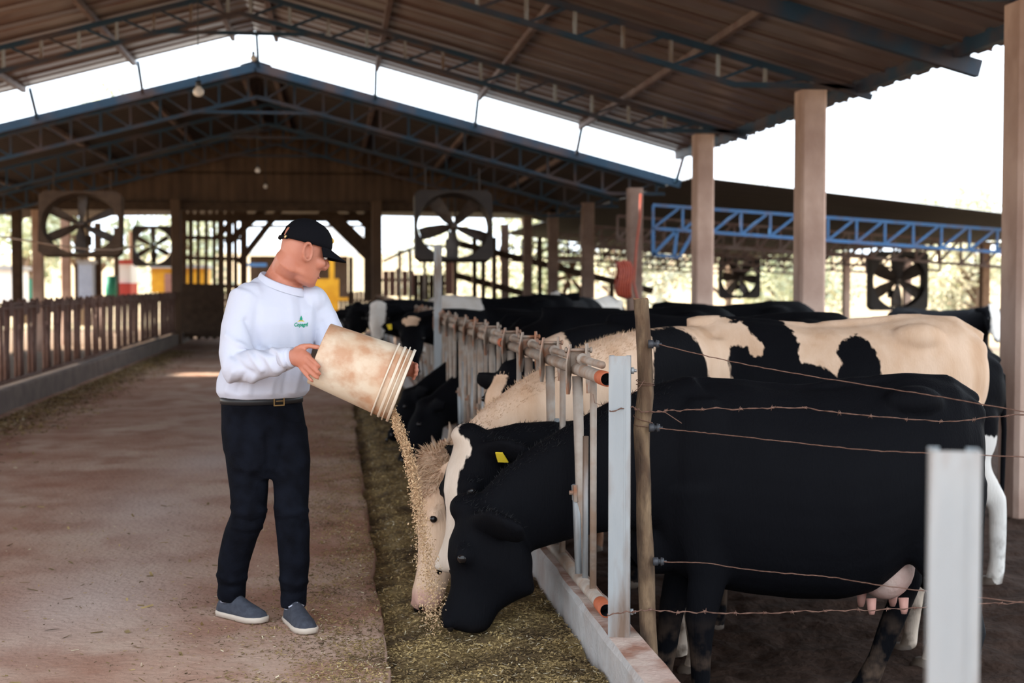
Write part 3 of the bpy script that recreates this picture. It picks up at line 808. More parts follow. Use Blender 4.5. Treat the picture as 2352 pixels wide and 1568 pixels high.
# ================================================================== FANS, LAMPS, HOSE
def fan(center, size, yaw, tilt, ang, label, nbl=6, mf='fanbox', mb='fanblade', open_r=.45, guard=True, bw=.12, group='barn fans', flat=1.0):
    root = empty('barn_fan', center, label, 'fan', group)
    root.rotation_euler = (tilt, 0, yaw); root.scale = (1, 1, flat)
    h = size / 2; r = size * open_r; n = 48
    def sq(a, y):
        c, s = math.cos(a), math.sin(a); k = h / max(abs(c), abs(s)); return (c * k, y, s * k)
    A = [2 * PI * (j + .5) / n for j in range(n)]
    b = MB(); b.loft([[sq(a, -.16) for a in A], [(r * math.cos(a), -.16, r * math.sin(a)) for a in A], [(r * .96 * math.cos(a), .16, r * .96 * math.sin(a)) for a in A], [sq(a, .16) for a in A]], closed=True)
    local(b.build('housing', M[mf], root))
    for k in range(nbl):
        a = ang + 2 * PI * k / nbl
        b = MB(); rings = []
        for t, w, tw in ((.08, bw * .5, .75), (.3, bw * .9, .6), (.7, bw * 1.15, .42), (.95, bw * 1.05, .3)):
            c = Vector((math.cos(a), 0, math.sin(a))) * (r * t)
            tdir = Vector((-math.sin(a), 0, math.cos(a)))
            u = (tdir * math.cos(tw) + Vector((0, 1, 0)) * math.sin(tw)) * (w * size * .5)
            v = Vector((0, .008, 0))
            rings.append([c - u - v, c + u - v, c + u + v, c - u + v])
        b.loft(rings); local(b.build('blade', M[mb], root))
    b = MB(); b.tube([(0, -.07, 0), (0, .07, 0)], size * .055, 14); local(b.build('hub', M[mb], root, True))
    if guard:
        for dx in (-.045, .045):
            b = MB(); b.beam((dx * size, .19, -h), (dx * size, .19, h), .03, .03, up=(0, 1, 0)); local(b.build('motor_rail', M[mf], root))
        b = MB(); b.box((0.0, .27, -.22 * size), .16 * size, .16, .14 * size); local(b.build('motor', M[mf], root))
    for dx in (-.35, .35):
        b = MB(); b.tube([(dx * size, 0, h), (dx * size, 0, h + .5)], .012, 6); local(b.build('hanger', M[mf], root))
    return root
fan(atD(187, 515, 26.5), 1.5, -.05, -.12, .5, 'large brown fan hanging over the left feed fence', open_r=.47, mf='timber', flat=.80)
fan(atD(1041, 520, 26.0), 1.42, .03, -.15, 2.15, 'large dark fan hanging over the right feed fence, seen beyond the tall pale post', nbl=5, open_r=.47, flat=.9, bw=.16)
fan(atD(352, 565, 48), 1.36, .05, 0, .55, 'small dark fan beside the left gate post')
fan(atD(2061, 645, 33), 1.37, -.02, .0, .52, 'dark square fan at the right, largest in the lean-to', open_r=.46, bw=.2)
fan(atD(1698, 638, 47), 1.36, -.12, 0, .95, 'dark square fan between the two sunlit concrete pillars', open_r=.44, bw=.2)
fan(atD(1308, 635, 50), 1.45, .15, 0, .2, 'rusty brown fan seen between the two brown pillars', mf='timberlit', mb='timberlit', open_r=.46)
# light on the rusty fan's top edge, made as an added white strip
tag(MB().beam(atD(1262, 598, 49), atD(1340, 598, 49), .1, .13).build('lit_edge_strip', M['white']), 'added pale strip standing for the lit top edge of the rusty fan', 'board')

def bulb(px, py, d, rad, label, ztop):
    c = atD(px, py, d)
    root = empty('light_bulb', c, label, 'lamp', 'bulbs hanging from the roof')
    b = MB()
    prof = [(-.95, .25), (-.8, .62), (-.5, .9), (-.1, 1.0), (.3, .9), (.7, .55), (1.0, .42)]
    b.loft([[(r * rad * math.cos(2 * PI * j / 14), r * rad * math.sin(2 * PI * j / 14), z * rad) for j in range(14)] for z, r in prof])
    local(b.build('glass', M['bulb'], root, True))
    b = MB(); b.tube([(0, 0, rad * .95), (0, 0, rad * 1.9)], rad * .5, 12); local(b.build('socket', M['insul'], root, True))
    b = MB(); b.tube([(0, 0, rad * 1.8), (0, 0, ztop - c.z)], .006, 6); local(b.build('cable', M['insul'], root, True))
b_ = atD(456, 210, 15)
bulb(456, 210, 17.5, .068, 'white light bulb hanging left of the ridge over the lane', roofz(atD(456, 210, 17.5).x, R1X, R1Z, SL) - .02)
bulb(592, 391, 28.5, .055, 'small bulb against the gable wall, upper of two', roofz(-1.5, R2X, R2Z, SL2) - .02)
bulb(610, 428, 34, .05, 'small bulb against the gable wall, lower of two', roofz(-1.6, R2X, R2Z, SL2) - .02)
bulb(582, 133, 21.5, .05, 'bulb hanging under the ridge in the bright gap', roofz(-1.25, R1X, R1Z, SL) - .02)

hz = empty('hose_coil', atD(1432, 640, 26.2), 'orange red rubber hose coiled on the left side of the pillar', 'hose')
for k in range(6):
    c = atD(1419 + 5.5 * k, 640, 26.0 + .03 * k)
    hh, ww = .33 - .012 * abs(k - 3), .13
    b = MB()
    b.tube([c + Vector((.02 * math.sin(3 * a), ww * math.cos(a), hh * math.sin(a) * (1.0 if math.sin(a) > 0 else 1.08))) for a in [2 * PI * j / 28 for j in range(29)]], .024, 8)
    b.build('hose_loop', M['hose'], hz, True)
b = MB(); b.tube([atD(x, y, 26.1) for x, y in ((1472, 445), (1470, 500), (1462, 560), (1458, 620), (1456, 650), (1462, 680), (1475, 720), (1478, 760))], .022, 8); b.build('hose_tail', M['hose'], hz, True)

# ================================================================== BEYOND THE BARN
ym = empty('yellow_machine', atD(742, 740, 61), 'yellow farm machine parked beyond the doorway, right of the man', 'machine')
def px_box(x0, y0, x1, y1, d, dep, name, m, parent):
    a, c = atD(x0, y0, d), atD(x1, y1, d)
    return MB().box(((a.x + c.x) / 2, (a.y + c.y) / 2 + dep / 2, (a.z + c.z) / 2), abs(c.x - a.x), dep, abs(a.z - c.z)).build(name, M[m], parent)
px_box(700, 640, 779, 690, 61, 1.2, 'hood', 'yellow', ym)
px_box(690, 690, 777, 712, 60.9, 1.3, 'side_panel', 'yellow', ym)
px_box(706, 712, 772, 755, 61.2, 1.2, 'chassis', 'yellow', ym)
px_box(756, 592, 768, 640, 61, .15, 'cab_post', 'yellow', ym)
px_box(718, 600, 728, 640, 61.3, .15, 'cab_post', 'yellow', ym)
px_box(700, 586, 772, 594, 61, 1.3, 'cab_roof', 'timber', ym)
px_box(776, 683, 800, 690, 61, .1, 'arm', 'yellow', ym)
MB().tube([atD(715, 745, 60.8), atD(715, 745, 61.2)], .5, 18).build('wheel', M['insul'], ym, True)
MB().tube([atD(765, 748, 60.8), atD(765, 748, 61.2)], .45, 18).build('wheel', M['insul'], ym, True)
sh = empty('pale_roofed_shed', atD(690, 680, 78), 'shed with pale sheet roof seen through the doorway behind the cap', 'shed')
a = [atD(560, 585, 76), atD(832, 585, 76), atD(845, 545, 84), atD(700, 515, 84), atD(600, 548, 84)]
b = MB(); b.prism(a, (0, 0, 0), (0, .1, .12)); b.build('roof', M['shedroof'], sh)
px_box(575, 588, 800, 690, 78, 4, 'wall', 'darkwood', sh)
px_box(600, 595, 640, 640, 77.9, .12, 'panel', 'timberlit', sh)
px_box(560, 604, 612, 612, 74, .3, 'blue_beam', 'bluebright', sh)
px_box(690, 600, 700, 690, 77.8, .2, 'post', 'timberlit', sh)
yb = empty('yellow_shed', atD(400, 680, 60), 'yellow painted hut behind the left fence near the small fan', 'shed')
px_box(348, 614, 470, 672, 60, 3, 'wall', 'yellow', yb)
px_box(378, 628, 402, 672, 59.9, .1, 'shutter', 'pinkwall', yb)
px_box(344, 608, 474, 616, 59.8, 3.3, 'roof', 'shedroof', yb)
ws = empty('white_wall_hut', atD(10, 690, 58), 'white walled hut at the far left edge', 'shed')
px_box(-60, 618, 29, 695, 58, 3, 'wall', 'white', ws); px_box(-64, 610, 32, 620, 57.8, 3.4, 'roof', 'shedroof', ws)
bs = empty('pale_blue_tank', atD(197, 680, 50), 'pale blue sheet tank behind the left fence under the fan', 'tank')
px_box(180, 604, 212, 684, 50, .8, 'side', 'bluewall', bs); px_box(176, 598, 216, 606, 49.9, 1.0, 'lid', 'shedroof', bs); px_box(171, 604, 180, 690, 50, .8, 'leg', 'timber', bs)
rs = empty('red_and_white_stall', atD(283, 690, 56), 'red and white stall behind the left fence left of the small fan', 'stall')
px_box(268, 604, 300, 650, 56, 2, 'white_panel', 'white', rs); px_box(266, 596, 302, 606, 55.8, 2.2, 'roof', 'redpaint', rs); px_box(270, 650, 300, 690, 55.9, 2, 'red_panel', 'redpaint', rs)
gs = empty('green_drum', atD(255, 690, 52), 'green drum behind the left fence', 'drum')
c = atD(255, 690, 52); MB().tube([c, c + Vector((0, 0, .3)), c + Vector((0, 0, .32)), c + Vector((0, 0, .9))], [.2, .2, .21, .2], 14).build('drum_body', M['greenpaint'], gs, True)
px_box(66, 640, 74, 690, 52, .2, 'stake', 'greenpaint', gs)
pw = empty('pinkish_board_pen', atD(915, 690, 44), 'pinkish board pen wall right of the doorway', 'wall')
for i in range(5): px_box(880 + i * 14.5, 622 - (6 if i == 2 else 0), 893.5 + i * 14.5, 680, 44, .06, 'board', 'pinkwall', pw)
px_box(876, 640, 955, 646, 44.2, .08, 'rail', 'timber', pw)
lw = empty('dark_board_pen', atD(1000, 690, 45), 'dark board pen wall behind the tall pale post', 'wall')
for i in range(6): px_box(950 + i * 12, 630, 961 + i * 12, 690, 45.2, .06, 'board', 'timber', lw)
px_box(1022, 600, 1042, 676, 45, .05, 'board', 'pinkwall', lw)
px_box(946, 648, 1046, 655, 45.0, .08, 'rail', 'timber', lw)
rl = empty('sloping_board_fence', atD(1250, 700, 43), 'fence of long sloping boards and posts behind the far cows', 'fence')
for a, c, w in (((1040, 556), (1500, 668), .2), ((1040, 630), (1300, 700), .2)):
    MB().beam(atD(*a, 43.5), atD(*c, 43.5), .06, w).build('rail', M['timber'], rl)
for x, w in ((1045, .2), (1090, .26), (1110, .2), (1135, .3), (1240, .16), (1405, .12)):
    MB().beam(atD(x, 545 if x < 1300 else 640, 43.2), atD(x, 720, 43.2), .12, w, up=(0, 1, 0)).build('post', M['timber'], rl)
ps = empty('far_pipe_posts', atD(960, 690, 33), 'rail on thin pipe uprights standing over the far headlocks', 'rail')
for x in (918, 942, 975): MB().tube([atD(x, 575, 33), atD(x, 690, 33)], .035, 8).build('upright', M['pipe'], ps, True)
MB().tube([atD(x, y, 33) for x, y in ((880, 600), (918, 582), (942, 572), (975, 562), (1010, 568), (1060, 560))], .03, 8).build('bent_rail', M['galv'], ps, True)
# hanging cable across the left side
tag(MB().tube([atD(x, y, 20) for x, y in ((-20, 540), (60, 552), (120, 562), (200, 572), (260, 574), (330, 562))], .012, 6).build('sagging_cable', M['pipe'], None, True), 'thin cable sagging across the columns above the left fence', 'cable')

# ---- trees
def make_tree(name, H, W, nleaf, seed, mats, leaf=.22, trunk_h=.3):
    rnd = random.Random(seed)
    me_t = MB()
    me_t.tube([(0, 0, -.4), (.05 * H * rnd.uniform(-1, 1), 0, H * .3), (.05 * H * rnd.uniform(-1, 1), .1, H * .6), (0, 0, H * .85)], [.05 * H * .6, .035 * H * .6, .02 * H * .6, .008 * H], 8)
    blobs = []
    for k in range(11):
        a = rnd.uniform(0, 2 * PI); rr = rnd.uniform(.1, .36) * W; z = H * rnd.uniform(trunk_h, .9)
        c = Vector((rr * math.cos(a), rr * math.sin(a), z)); blobs.append((c, W * rnd.uniform(.15, .26)))
        me_t.tube([(0, 0, z * .5), tuple(c * .6 + Vector((0, 0, z * .25))), tuple(c)], [.018 * H, .012 * H, .005 * H], 5)
    b = MB()
    for _ in range(nleaf):
        c, r = rnd.choice(blobs)
        v = Vector((rnd.gauss(0, 1), rnd.gauss(0, 1), rnd.gauss(0, .8))).normalized() * r * rnd.uniform(.45, 1.08)
        p = c + v
        t = Vector((rnd.gauss(0, 1), rnd.gauss(0, 1), rnd.gauss(0, .6))).normalized()
        s = t.cross(Vector((rnd.gauss(0, 1), rnd.gauss(0, 1), rnd.gauss(0, 1)))).normalized()
        L = leaf * rnd.uniform(.6, 1.3)
        b.add([p - t * L * .5, p + s * L * .28, p + t * L * .5, p - s * L * .28], [(0, 1, 2, 3)], rnd.choice((0, 0, 1)))
    return me_t.mesh(name + '_trunk', M['trunk'], True), b.mesh(name + '_crown', [M[m] for m in mats])
TREES = [make_tree('a', 6, 6.5, 3600, 1, ('leafA', 'leafB'), .30, .12), make_tree('b', 5, 7.0, 3600, 2, ('leafC', 'leafA'), .28, .08), make_tree('c', 7.5, 6, 3600, 3, ('leafB', 'leafA'), .32, .15)]
spots = [(9, 66, 0, 1), (13.5, 62, 1, 1), (18.5, 66, 2, .85), (22.8, 66, 0, .85), (29.5, 63, 1, 1.0), (33, 60, 1, .9), (37.5, 64, 0, 1), (15.5, 80, 2, 1.1), (26, 82, 0, 1.2), (38, 84, 2, 1.1), (5.5, 74, 1, .9),
         (-20, 66, 0, 1), (-15.5, 74, 2, .85), (-26.5, 70, 1, 1.0), (-11.8, 70, 2, 1.45), (-9, 88, 0, 1.1)]
labs = ['pale green tree behind the far board fence', 'dry yellowish bush tree behind the rusty fan', 'mid green tree behind the hose coil', 'pale green tree behind the third pillar', 'dry yellow tree behind the fan between the concrete pillars', 'yellowish tree right of the tall pillar', 'pale tree behind the large right fan',
        'green tree far back behind the hose pillar', 'pale tree far back behind the sunlit pillar', 'green tree far back behind the distant cow', 'bushy tree far behind the dark board pen', 'tree behind the left fence at the left edge', 'green tree behind the large hanging left fan', 'yellowish tree beyond the left edge', 'tall tree whose top shows in the bright roof gap at the left', 'tree far behind the yellow hut']
for k, (x, y, ti, s) in enumerate(spots):
    tm, cm = TREES[ti]
    root = empty('tree', (x, y, -.3), labs[k], 'tree', 'trees beyond the barn')
    root.rotation_euler.z = k * 1.3; root.scale = (s, s, s)
    local(link('trunk', tm, root)); c = local(link('crown', cm, root)); c['kind'] = 'stuff'
# ================================================================== COWS
def hide_mat(name, dark, light, light2, sheen=0.0):
    m = bpy.data.materials.new(name); m.use_nodes = True
    nt = m.node_tree; N, L = nt.nodes, nt.links
    b = N['Principled BSDF']; b.inputs['Roughness'].default_value = .72; b.inputs['Specular IOR Level'].default_value = .045
    b.inputs['Sheen Weight'].default_value = sheen; b.inputs['Sheen Roughness'].default_value = .45
    tc = N.new('ShaderNodeTexCoord')
    def attr(n):
        a = N.new('ShaderNodeAttribute'); a.attribute_name = n; return a.outputs['Fac']
    def noise_(sc, det=4, vec=None):
        n = N.new('ShaderNodeTexNoise'); n.inputs['Scale'].default_value = sc; n.inputs['Detail'].default_value = det
        L.new(vec or tc.outputs['Object'], n.inputs['Vector']); return n.outputs[0]
    def math_(op, a, c):
        q = N.new('ShaderNodeMath'); q.operation = op
        for i, v in enumerate((a, c)):
            if isinstance(v, (int, float)): q.inputs[i].default_value = v
            else: L.new(v, q.inputs[i])
        return q.outputs[0]
    def rng(s, a, c):
        r = N.new('ShaderNodeMapRange'); r.inputs[1].default_value = a; r.inputs[2].default_value = c; L.new(s, r.inputs[0]); return r.outputs[0]
    def mix(f, a, c):
        x = N.new('ShaderNodeMix'); x.data_type = 'RGBA'; L.new(f, x.inputs[0])
        for i, v in ((6, a), (7, c)):
            if isinstance(v, tuple): x.inputs[i].default_value = (*v, 1)
            else: L.new(v, x.inputs[i])
        return x.outputs[2]
    mp = N.new('ShaderNodeMapping'); mp.inputs['Scale'].default_value = (1, 1, .3); L.new(tc.outputs['Object'], mp.inputs['Vector'])
    lightc = mix(rng(noise_(7, 6, mp.outputs[0]), .38, .66), light, light2)
    d = math_('ADD', attr('dark'), math_('MULTIPLY', math_('SUBTRACT', noise_(34, 5, mp.outputs[0]), .5), .055))
    f = rng(d, -.004, .006)
    c = mix(f, lightc, dark)
    c = mix(attr('pink'), c, (.50, .27, .22))
    c = mix(math_('MULTIPLY', attr('muck'), rng(noise_(9, 6), .45, .6)), c, (.10, .065, .045))
    L.new(c, b.inputs['Base Color'])
    bp = N.new('ShaderNodeBump'); bp.inputs['Strength'].default_value = .35; bp.inputs['Distance'].default_value = .012
    mp2 = N.new('ShaderNodeMapping'); mp2.inputs['Scale'].default_value = (1, 1, .16); L.new(tc.outputs['Object'], mp2.inputs['Vector'])
    L.new(noise_(120, 4, mp2.outputs[0]), bp.inputs['Height']); L.new(bp.outputs[0], b.inputs['Normal'])
    return m
BLACK = (.0042, .0042, .0055)
M['holstein'] = hide_mat('black_and_cream_hide', BLACK, (.72, .51, .37), (.58, .37, .24))
M['holwhite'] = hide_mat('black_and_white_hide', BLACK, (.70, .66, .62), (.60, .54, .48))
M['holblack'] = hide_mat('black_hide', BLACK, (.70, .58, .48), (.58, .45, .35))
M['brownhide'] = hide_mat('brown_hide', (.20, .09, .05), (.30, .15, .09), (.25, .12, .07))
M['earinner'] = mat('ear_inside', (.16, .085, .06), .9)
M['tuft'] = mat('cream_hair_tuft', (.62, .43, .29), .9, (.48, .31, .19), 20)
M['blacktuft'] = mat('black_hair_tuft', BLACK, .85)

def ring(c, u, v, a, bb, n=20, p=2.3):
    out = []
    for j in range(n):
        t = 2 * PI * j / n
        ct, st = math.cos(t), math.sin(t)
        out.append(c + u * (a * abs(ct) ** (2 / p) * (1 if ct >= 0 else -1)) + v * (bb * abs(st) ** (2 / p) * (1 if st >= 0 else -1)))
    return out
BODY = [  # x, z top, z bottom, half width   (withers height 1.40)
    (.16, 1.16, .82, .10), (.10, 1.24, .70, .19), (0, 1.34, .61, .235), (-.14, 1.395, .56, .265), (-.35, 1.39, .535, .31), (-.60, 1.365, .51, .355),
    (-.85, 1.36, .50, .375), (-1.05, 1.375, .53, .365), (-1.22, 1.40, .62, .325), (-1.38, 1.405, .76, .29), (-1.52, 1.385, .88, .245), (-1.62, 1.33, .95, .19), (-1.68, 1.24, 1.0, .11)]
def cow(name, loc, rz, S, head, muzzle, label, m, voxel=.014, dark=None, belly=0.0, body=None, face_up=None, head_len=.56, head_s=1.0, group='cows feeding along the right fence', legs=True, ear_roll=0.0,
        tags=(), horns=False, udder=True, neck_sag=.0, tail=True, zscale=1.0, xscale=1.0, pink_nose=.0, bodyless=False, detail=True, legdx=(0, 0, 0, 0), neck_thick=1.0, throat=1.0, jaw=1.0, eartilt=.0, white_ear=False):
    """head, muzzle: world points of the poll and the nose; rz: heading of the body"""
    Rz = Matrix.Rotation(rz, 3, 'Z'); Ri = Rz.transposed()
    loc = Vector(loc)
    tol = lambda p: Ri @ (Vector(p) - loc)
    poll, muz = tol(head), tol(muzzle)
    X, Y, Zv = Vector((1, 0, 0)), Vector((0, 1, 0)), Vector((0, 0, 1))
    mb = MB()
    B = [(x * S * xscale, zt * S * zscale, (zb - belly) * S * zscale, w * S) for x, zt, zb, w in (body or BODY)]
    rings = []
    for i, (x, zt, zb, w) in enumerate(B):
        c = Vector((x, 0, (zt + zb) / 2)); h = (zt - zb) / 2
        n = 28; r = []
        for j in range(n):
            t = 2 * PI * j / n
            ct, st = math.cos(t), math.sin(t)
            zz = h * st
            # wide barrel low, narrower towards the spine
            ww = w * abs(ct) ** .86 * (1 if ct >= 0 else -1)
            ww *= 1 - .16 * max(0, st) ** 2 - .02 * max(0, -st)
            r.append(c + Vector((0, ww, zz)))
        rings.append(r)
    mb.loft(rings)
    zw = lambda z: z * S * zscale
    SX = S * xscale
    # bony points: hooks, pins, shoulder blades, spine
    for sy in (-1, 1):
        mb.sphere((-1.24 * SX, sy * .19 * S, zw(1.315)), .14 * S, .085 * S, .075 * S)
        mb.sphere((-1.58 * SX, sy * .10 * S, zw(1.25)), .085 * S, .06 * S, .08 * S)
        mb.sphere((-.10 * SX, sy * .155 * S, zw(1.08)), .17 * S, .11 * S, .30 * S)
        mb.sphere((-1.36 * SX, sy * .17 * S, zw(.93)), .25 * S, .13 * S, .33 * S)
    mb.tube([(.02 * SX, 0, zw(1.35)), (-.12 * SX, 0, zw(1.375)), (-.7 * SX, 0, zw(1.345)), (-1.22 * SX, 0, zw(1.385)), (-1.5 * SX, 0, zw(1.37)), (-1.66 * SX, 0, zw(1.29))], [.06 * S, .045 * S, .04 * S, .04 * S, .05 * S, .05 * S], 10)
    # brisket
    mb.sphere((.10 * SX, 0, zw(.73 - belly * .4)), .15 * S, .13 * S, .15 * S)
    # legs
    if legs:
        for k, sy in enumerate((-1, 1)):
            dx = legdx[k] * S
            q = lambda x, z: Vector(((x) * SX + dx * (1 - min(1, z / .9)), sy * .165 * S, zw(z)))
            mb.tube([q(-.10, .98), q(-.13, .78), q(-.15, .60), q(-.12, .42), q(-.125, .36), q(-.135, .16), q(-.125, .10), q(-.10, .0)],
                    [.17 * S, .14 * S, .092 * S, .068 * S, .060 * S, .046 * S, .056 * S, .060 * S], 14, flat=[.62, .62, .75, .9, .95, 1, 1, 1], up=(1, 0, 0))
            dx2 = legdx[2 + k] * S
            q2 = lambda x, z: Vector((x * SX + dx2 * (1 - min(1, z / .95)), sy * .17 * S, zw(z)))
            mb.tube([q2(-1.38, 1.02), q2(-1.33, .80), q2(-1.44, .63), q2(-1.56, .50), q2(-1.555, .42), q2(-1.53, .18), q2(-1.515, .10), q2(-1.48, .0)],
                    [.24 * S, .20 * S, .118 * S, .072 * S, .062 * S, .047 * S, .055 * S, .060 * S], 14, flat=[.55, .55, .6, .75, .85, 1, 1, 1], up=(1, 0, 0))
    # head frame
    a = (muz - poll).normalized(); Lh = (muz - poll).length
    fu = face_up if face_up is not None else (X * .9 + Zv * .6)
    fu = Vector(fu)
    up = (fu - a * fu.dot(a)).normalized(); side = a.cross(up)
    hs = head_s
    HEAD = [(-.05, .02, .10, .06), (0, .0, .165, .105), (.08, -.008, .22, .118), (.16, -.020, .26, .118), (.245, -.014, .27, .110), (.32, .010, .235, .088), (.39, .020, .185, .071), (.45, .016, .155, .066), (.51, .006, .145, .072), (.55, .02, .135, .068), (.575, .045, .105, .05)]
    k = Lh / .575
    rings = []
    for t, f0, f1, w in HEAD:
        f1 *= throat if t < .3 else jaw
        c = poll + a * (t * k) - up * ((f0 + f1) / 2 * hs)
        rings.append(ring(c, side, up, w * hs, (f1 - f0) / 2 * hs, 18, 2.5))
    mb.loft(rings)
    # brow ridges
    for sy in (-1, 1):
        mb.sphere(poll + a * (.215 * k) - up * (.040 * hs) + side * (sy * .090 * hs), .042 * hs)
        mb.sphere(poll + a * (.545 * k) - up * (.04 * hs) + side * (sy * .048 * hs), .028 * hs)
    mb.sphere(poll + a * (-.01) - up * (.03 * hs), .072 * hs, .078 * hs, .055 * hs)
    # neck
    nb = Vector((-.10 * SX, 0, zw(1.09)))
    ne = poll + a * (.05 * k) - up * (.115 * hs)
    mid = nb.lerp(ne, .5) + Vector((0, 0, neck_sag))
    P = []; K = 7
    for i in range(K + 1):
        t = i / K
        P.append(nb * (1 - t) ** 2 + mid * (2 * t * (1 - t)) + ne * t * t)
    rings = []
    for i in range(K + 1):
        t = i / K
        tg = (P[min(i + 1, K)] - P[max(i - 1, 0)]).normalized()
        sd = tg.cross(Zv)
        sd = Y if sd.length < .15 else sd.normalized()
        if sd.dot(Y) < 0: sd = -sd
        uv = sd.cross(tg)
        if uv.z < 0: uv = -uv
        hv = ((.33 * (1 - t) + .15 * t) if t < .999 else .135) * S * neck_thick
        hw = (.20 * (1 - t) + .095 * t) * S
        rings.append(ring(P[i], sd, uv, hw, hv, 22, 2.1))
    mb.loft(rings)
    # ears
    ears = []
    for sy in (-1, 1):
        e0 = poll + a * (.055 * k) - up * (.055 * hs) + side * (sy * .085 * hs)
        dirn = (side * sy * 1.0 - a * .05 - up * (.22 + eartilt) ).normalized()
        nrm = (a * .75 + up * .5); nrm = (nrm - dirn * nrm.dot(dirn)).normalized()
        pts = [e0, e0 + dirn * .06 * hs, e0 + dirn * .13 * hs, e0 + dirn * .20 * hs - a * -.012, e0 + dirn * .235 * hs]
        mb.tube(pts, [.036 * hs, .060 * hs, .076 * hs, .058 * hs, .014 * hs], 12, flat=[.8, .42, .34, .36, .6], up=dirn.cross(nrm))
        ears.append((e0, dirn, nrm, sy))
    me = remesh(mb, voxel, 12, .6)
    co = coords(me)
    # hide folds and muscle relief
    nv = normals(me)
    h = np.array([.010 * noise.noise(Vector(c) * 3.1 + Vector((S * 31, 0, 0))) + .004 * noise.noise(Vector((c[0] * 8, c[1] * 8, c[2] * 4))) for c in co]) if detail else 0
    if detail:
        setco(me, co + nv * h[:, None] * S)
    co = coords(me)
    # patches
    if dark is None: dk = np.full(len(co), 1.0)
    else: dk = dark(co, dict(poll=np.array(poll), a=np.array(a), up=np.array(up), side=np.array(side), k=k, hs=hs, S=S, tol=tol, loc=loc, Rz=Rz))
    floatattr(me, 'dark', dk)
    rel = co - np.array(poll)
    ta = rel @ np.array(a) / k
    near = (np.linalg.norm(rel - np.outer(ta * k, np.array(a)), axis=1) < .3) & (ta > .2)
    pk = np.where(near, smoothstep(.475, .53, ta), 0) * pink_nose
    floatattr(me, 'pink', pk)
    floatattr(me, 'muck', np.where(legs, smoothstep(.55, .1, co[:, 2]), 0) * (.0 if bodyless else .8))
    me.materials.append(M[m])
    o = link(name, me)
    o.location = loc; o.rotation_euler.z = rz
    tag(o, label, 'cow', group)
    def ch(b, nm, mm, smooth=True):
        return local(b.build(nm, M[mm] if isinstance(mm, str) else mm, o, smooth))
    for sy in (-1, 1):
        b = MB(); b.sphere(poll + a * (.235 * k) - up * (.034 * hs) + side * (sy * .106 * hs), .0175 * hs); ch(b, 'eye', 'eye')
        b = MB(); b.sphere(poll + a * (.563 * k) - up * (.045 * hs) + side * (sy * .05 * hs), .013 * hs, .013 * hs, .02 * hs); ch(b, 'nostril', 'eye')
    for (sy, t, mm) in tags:
        e0, dn, nr, _ = [e for e in ears if e[3] == sy][0]
        c = e0 + dn * t * hs + nr * .03 * hs
        s2 = dn.cross(nr)
        b = MB(); b.prism([c + dn * x + s2 * y for x, y in ((-.018, -.03), (.018, -.03), (.026, .03), (-.026, .03))], (0, 0, 0), nr * .005); ch(b, 'ear_tag', 'yellowtag', False)
    if horns:
        for sy in (-1, 1):
            h0 = poll + side * (sy * .075 * hs) - up * .02
            b = MB(); b.tube([h0, h0 + side * sy * .05 - a * .03, h0 + side * sy * .085 - a * .075 + up * .02, h0 + side * sy * .09 - a * .12 + up * .04], [.024, .02, .013, .003], 10); ch(b, 'horn', 'horn')
    if udder and legs:
        b = MB(); b.sphere((-1.17 * SX, -.01, zw(.625 - belly * .5)), .135 * S, .14 * S, .16 * S, 18, 12)
        u = ch(b, 'udder', 'udder')
        for dx in (-.07, .08):
            for sy in (-1, 1):
                b = MB(); b.tube([(-1.16 * SX + dx * S, sy * .07 * S, zw(.50 - belly * .5)), (-1.16 * SX + dx * S, sy * .078 * S, zw(.455 - belly * .5)), (-1.16 * SX + dx * S, sy * .08 * S, zw(.435 - belly * .5))], [.024, .019, .012], 10); tt = local(b.build('teat', M['teat'], u, True))
    if legs:
        for sy in (-1, 1):
            for (x, j) in ((-.10, legdx[0 if sy < 0 else 1]), (-1.475, legdx[2 if sy < 0 else 3])):
                for half in (-1, 1):
                    pass
                cx = x * SX + j * S
                b = MB(); b.loft([ring(Vector((cx + .012, sy * .166 * S, .0)), X, Y, .078 * S, .062 * S, 14), ring(Vector((cx + .006, sy * .166 * S, .05)), X, Y, .068 * S, .056 * S, 14), ring(Vector((cx, sy * .166 * S, .075)), X, Y, .055 * S, .048 * S, 14)]); ch(b, 'hoof', 'hoof')
    if tail and not bodyless:
        b = MB(); b.tube([(-1.60 * SX, .02, zw(1.29)), (-1.68 * SX, .02, zw(1.22)), (-1.70 * SX, .02, zw(.9)), (-1.69 * SX, .03, zw(.6)), (-1.68 * SX, .03, zw(.4))], [.034 * S, .026 * S, .018 * S, .016 * S, .012 * S], 8)
        tm = bpy.data.meshes.new('t'); tl = ch(b, 'tail', m)
        floatattr(tl.data, 'dark', [float(np.mean(dk[np.argsort(np.abs(co - np.array((-1.6 * SX, 0, zw(1.28)))).sum(1))[:20]]))] * len(tl.data.vertices))
        b = MB(); b.tube([(-1.68 * SX, .03, zw(.45)), (-1.685 * SX, .035, zw(.33)), (-1.68 * SX, .03, zw(.2))], [.014, .036, .006], 8); ch(b, 'tail_switch', 'blacktuft')
    return o

def px_poly(poly, d):     # pixels on the flank at camera distance d -> local (x, z) test polygons
    return [atD(x, y, d) for x, y in poly]
def headcoords(co, H):
    rel = co - H['poll']
    return rel @ H['a'] / H['k'], rel @ H['up'] / H['hs'], rel @ H['side'] / H['hs']

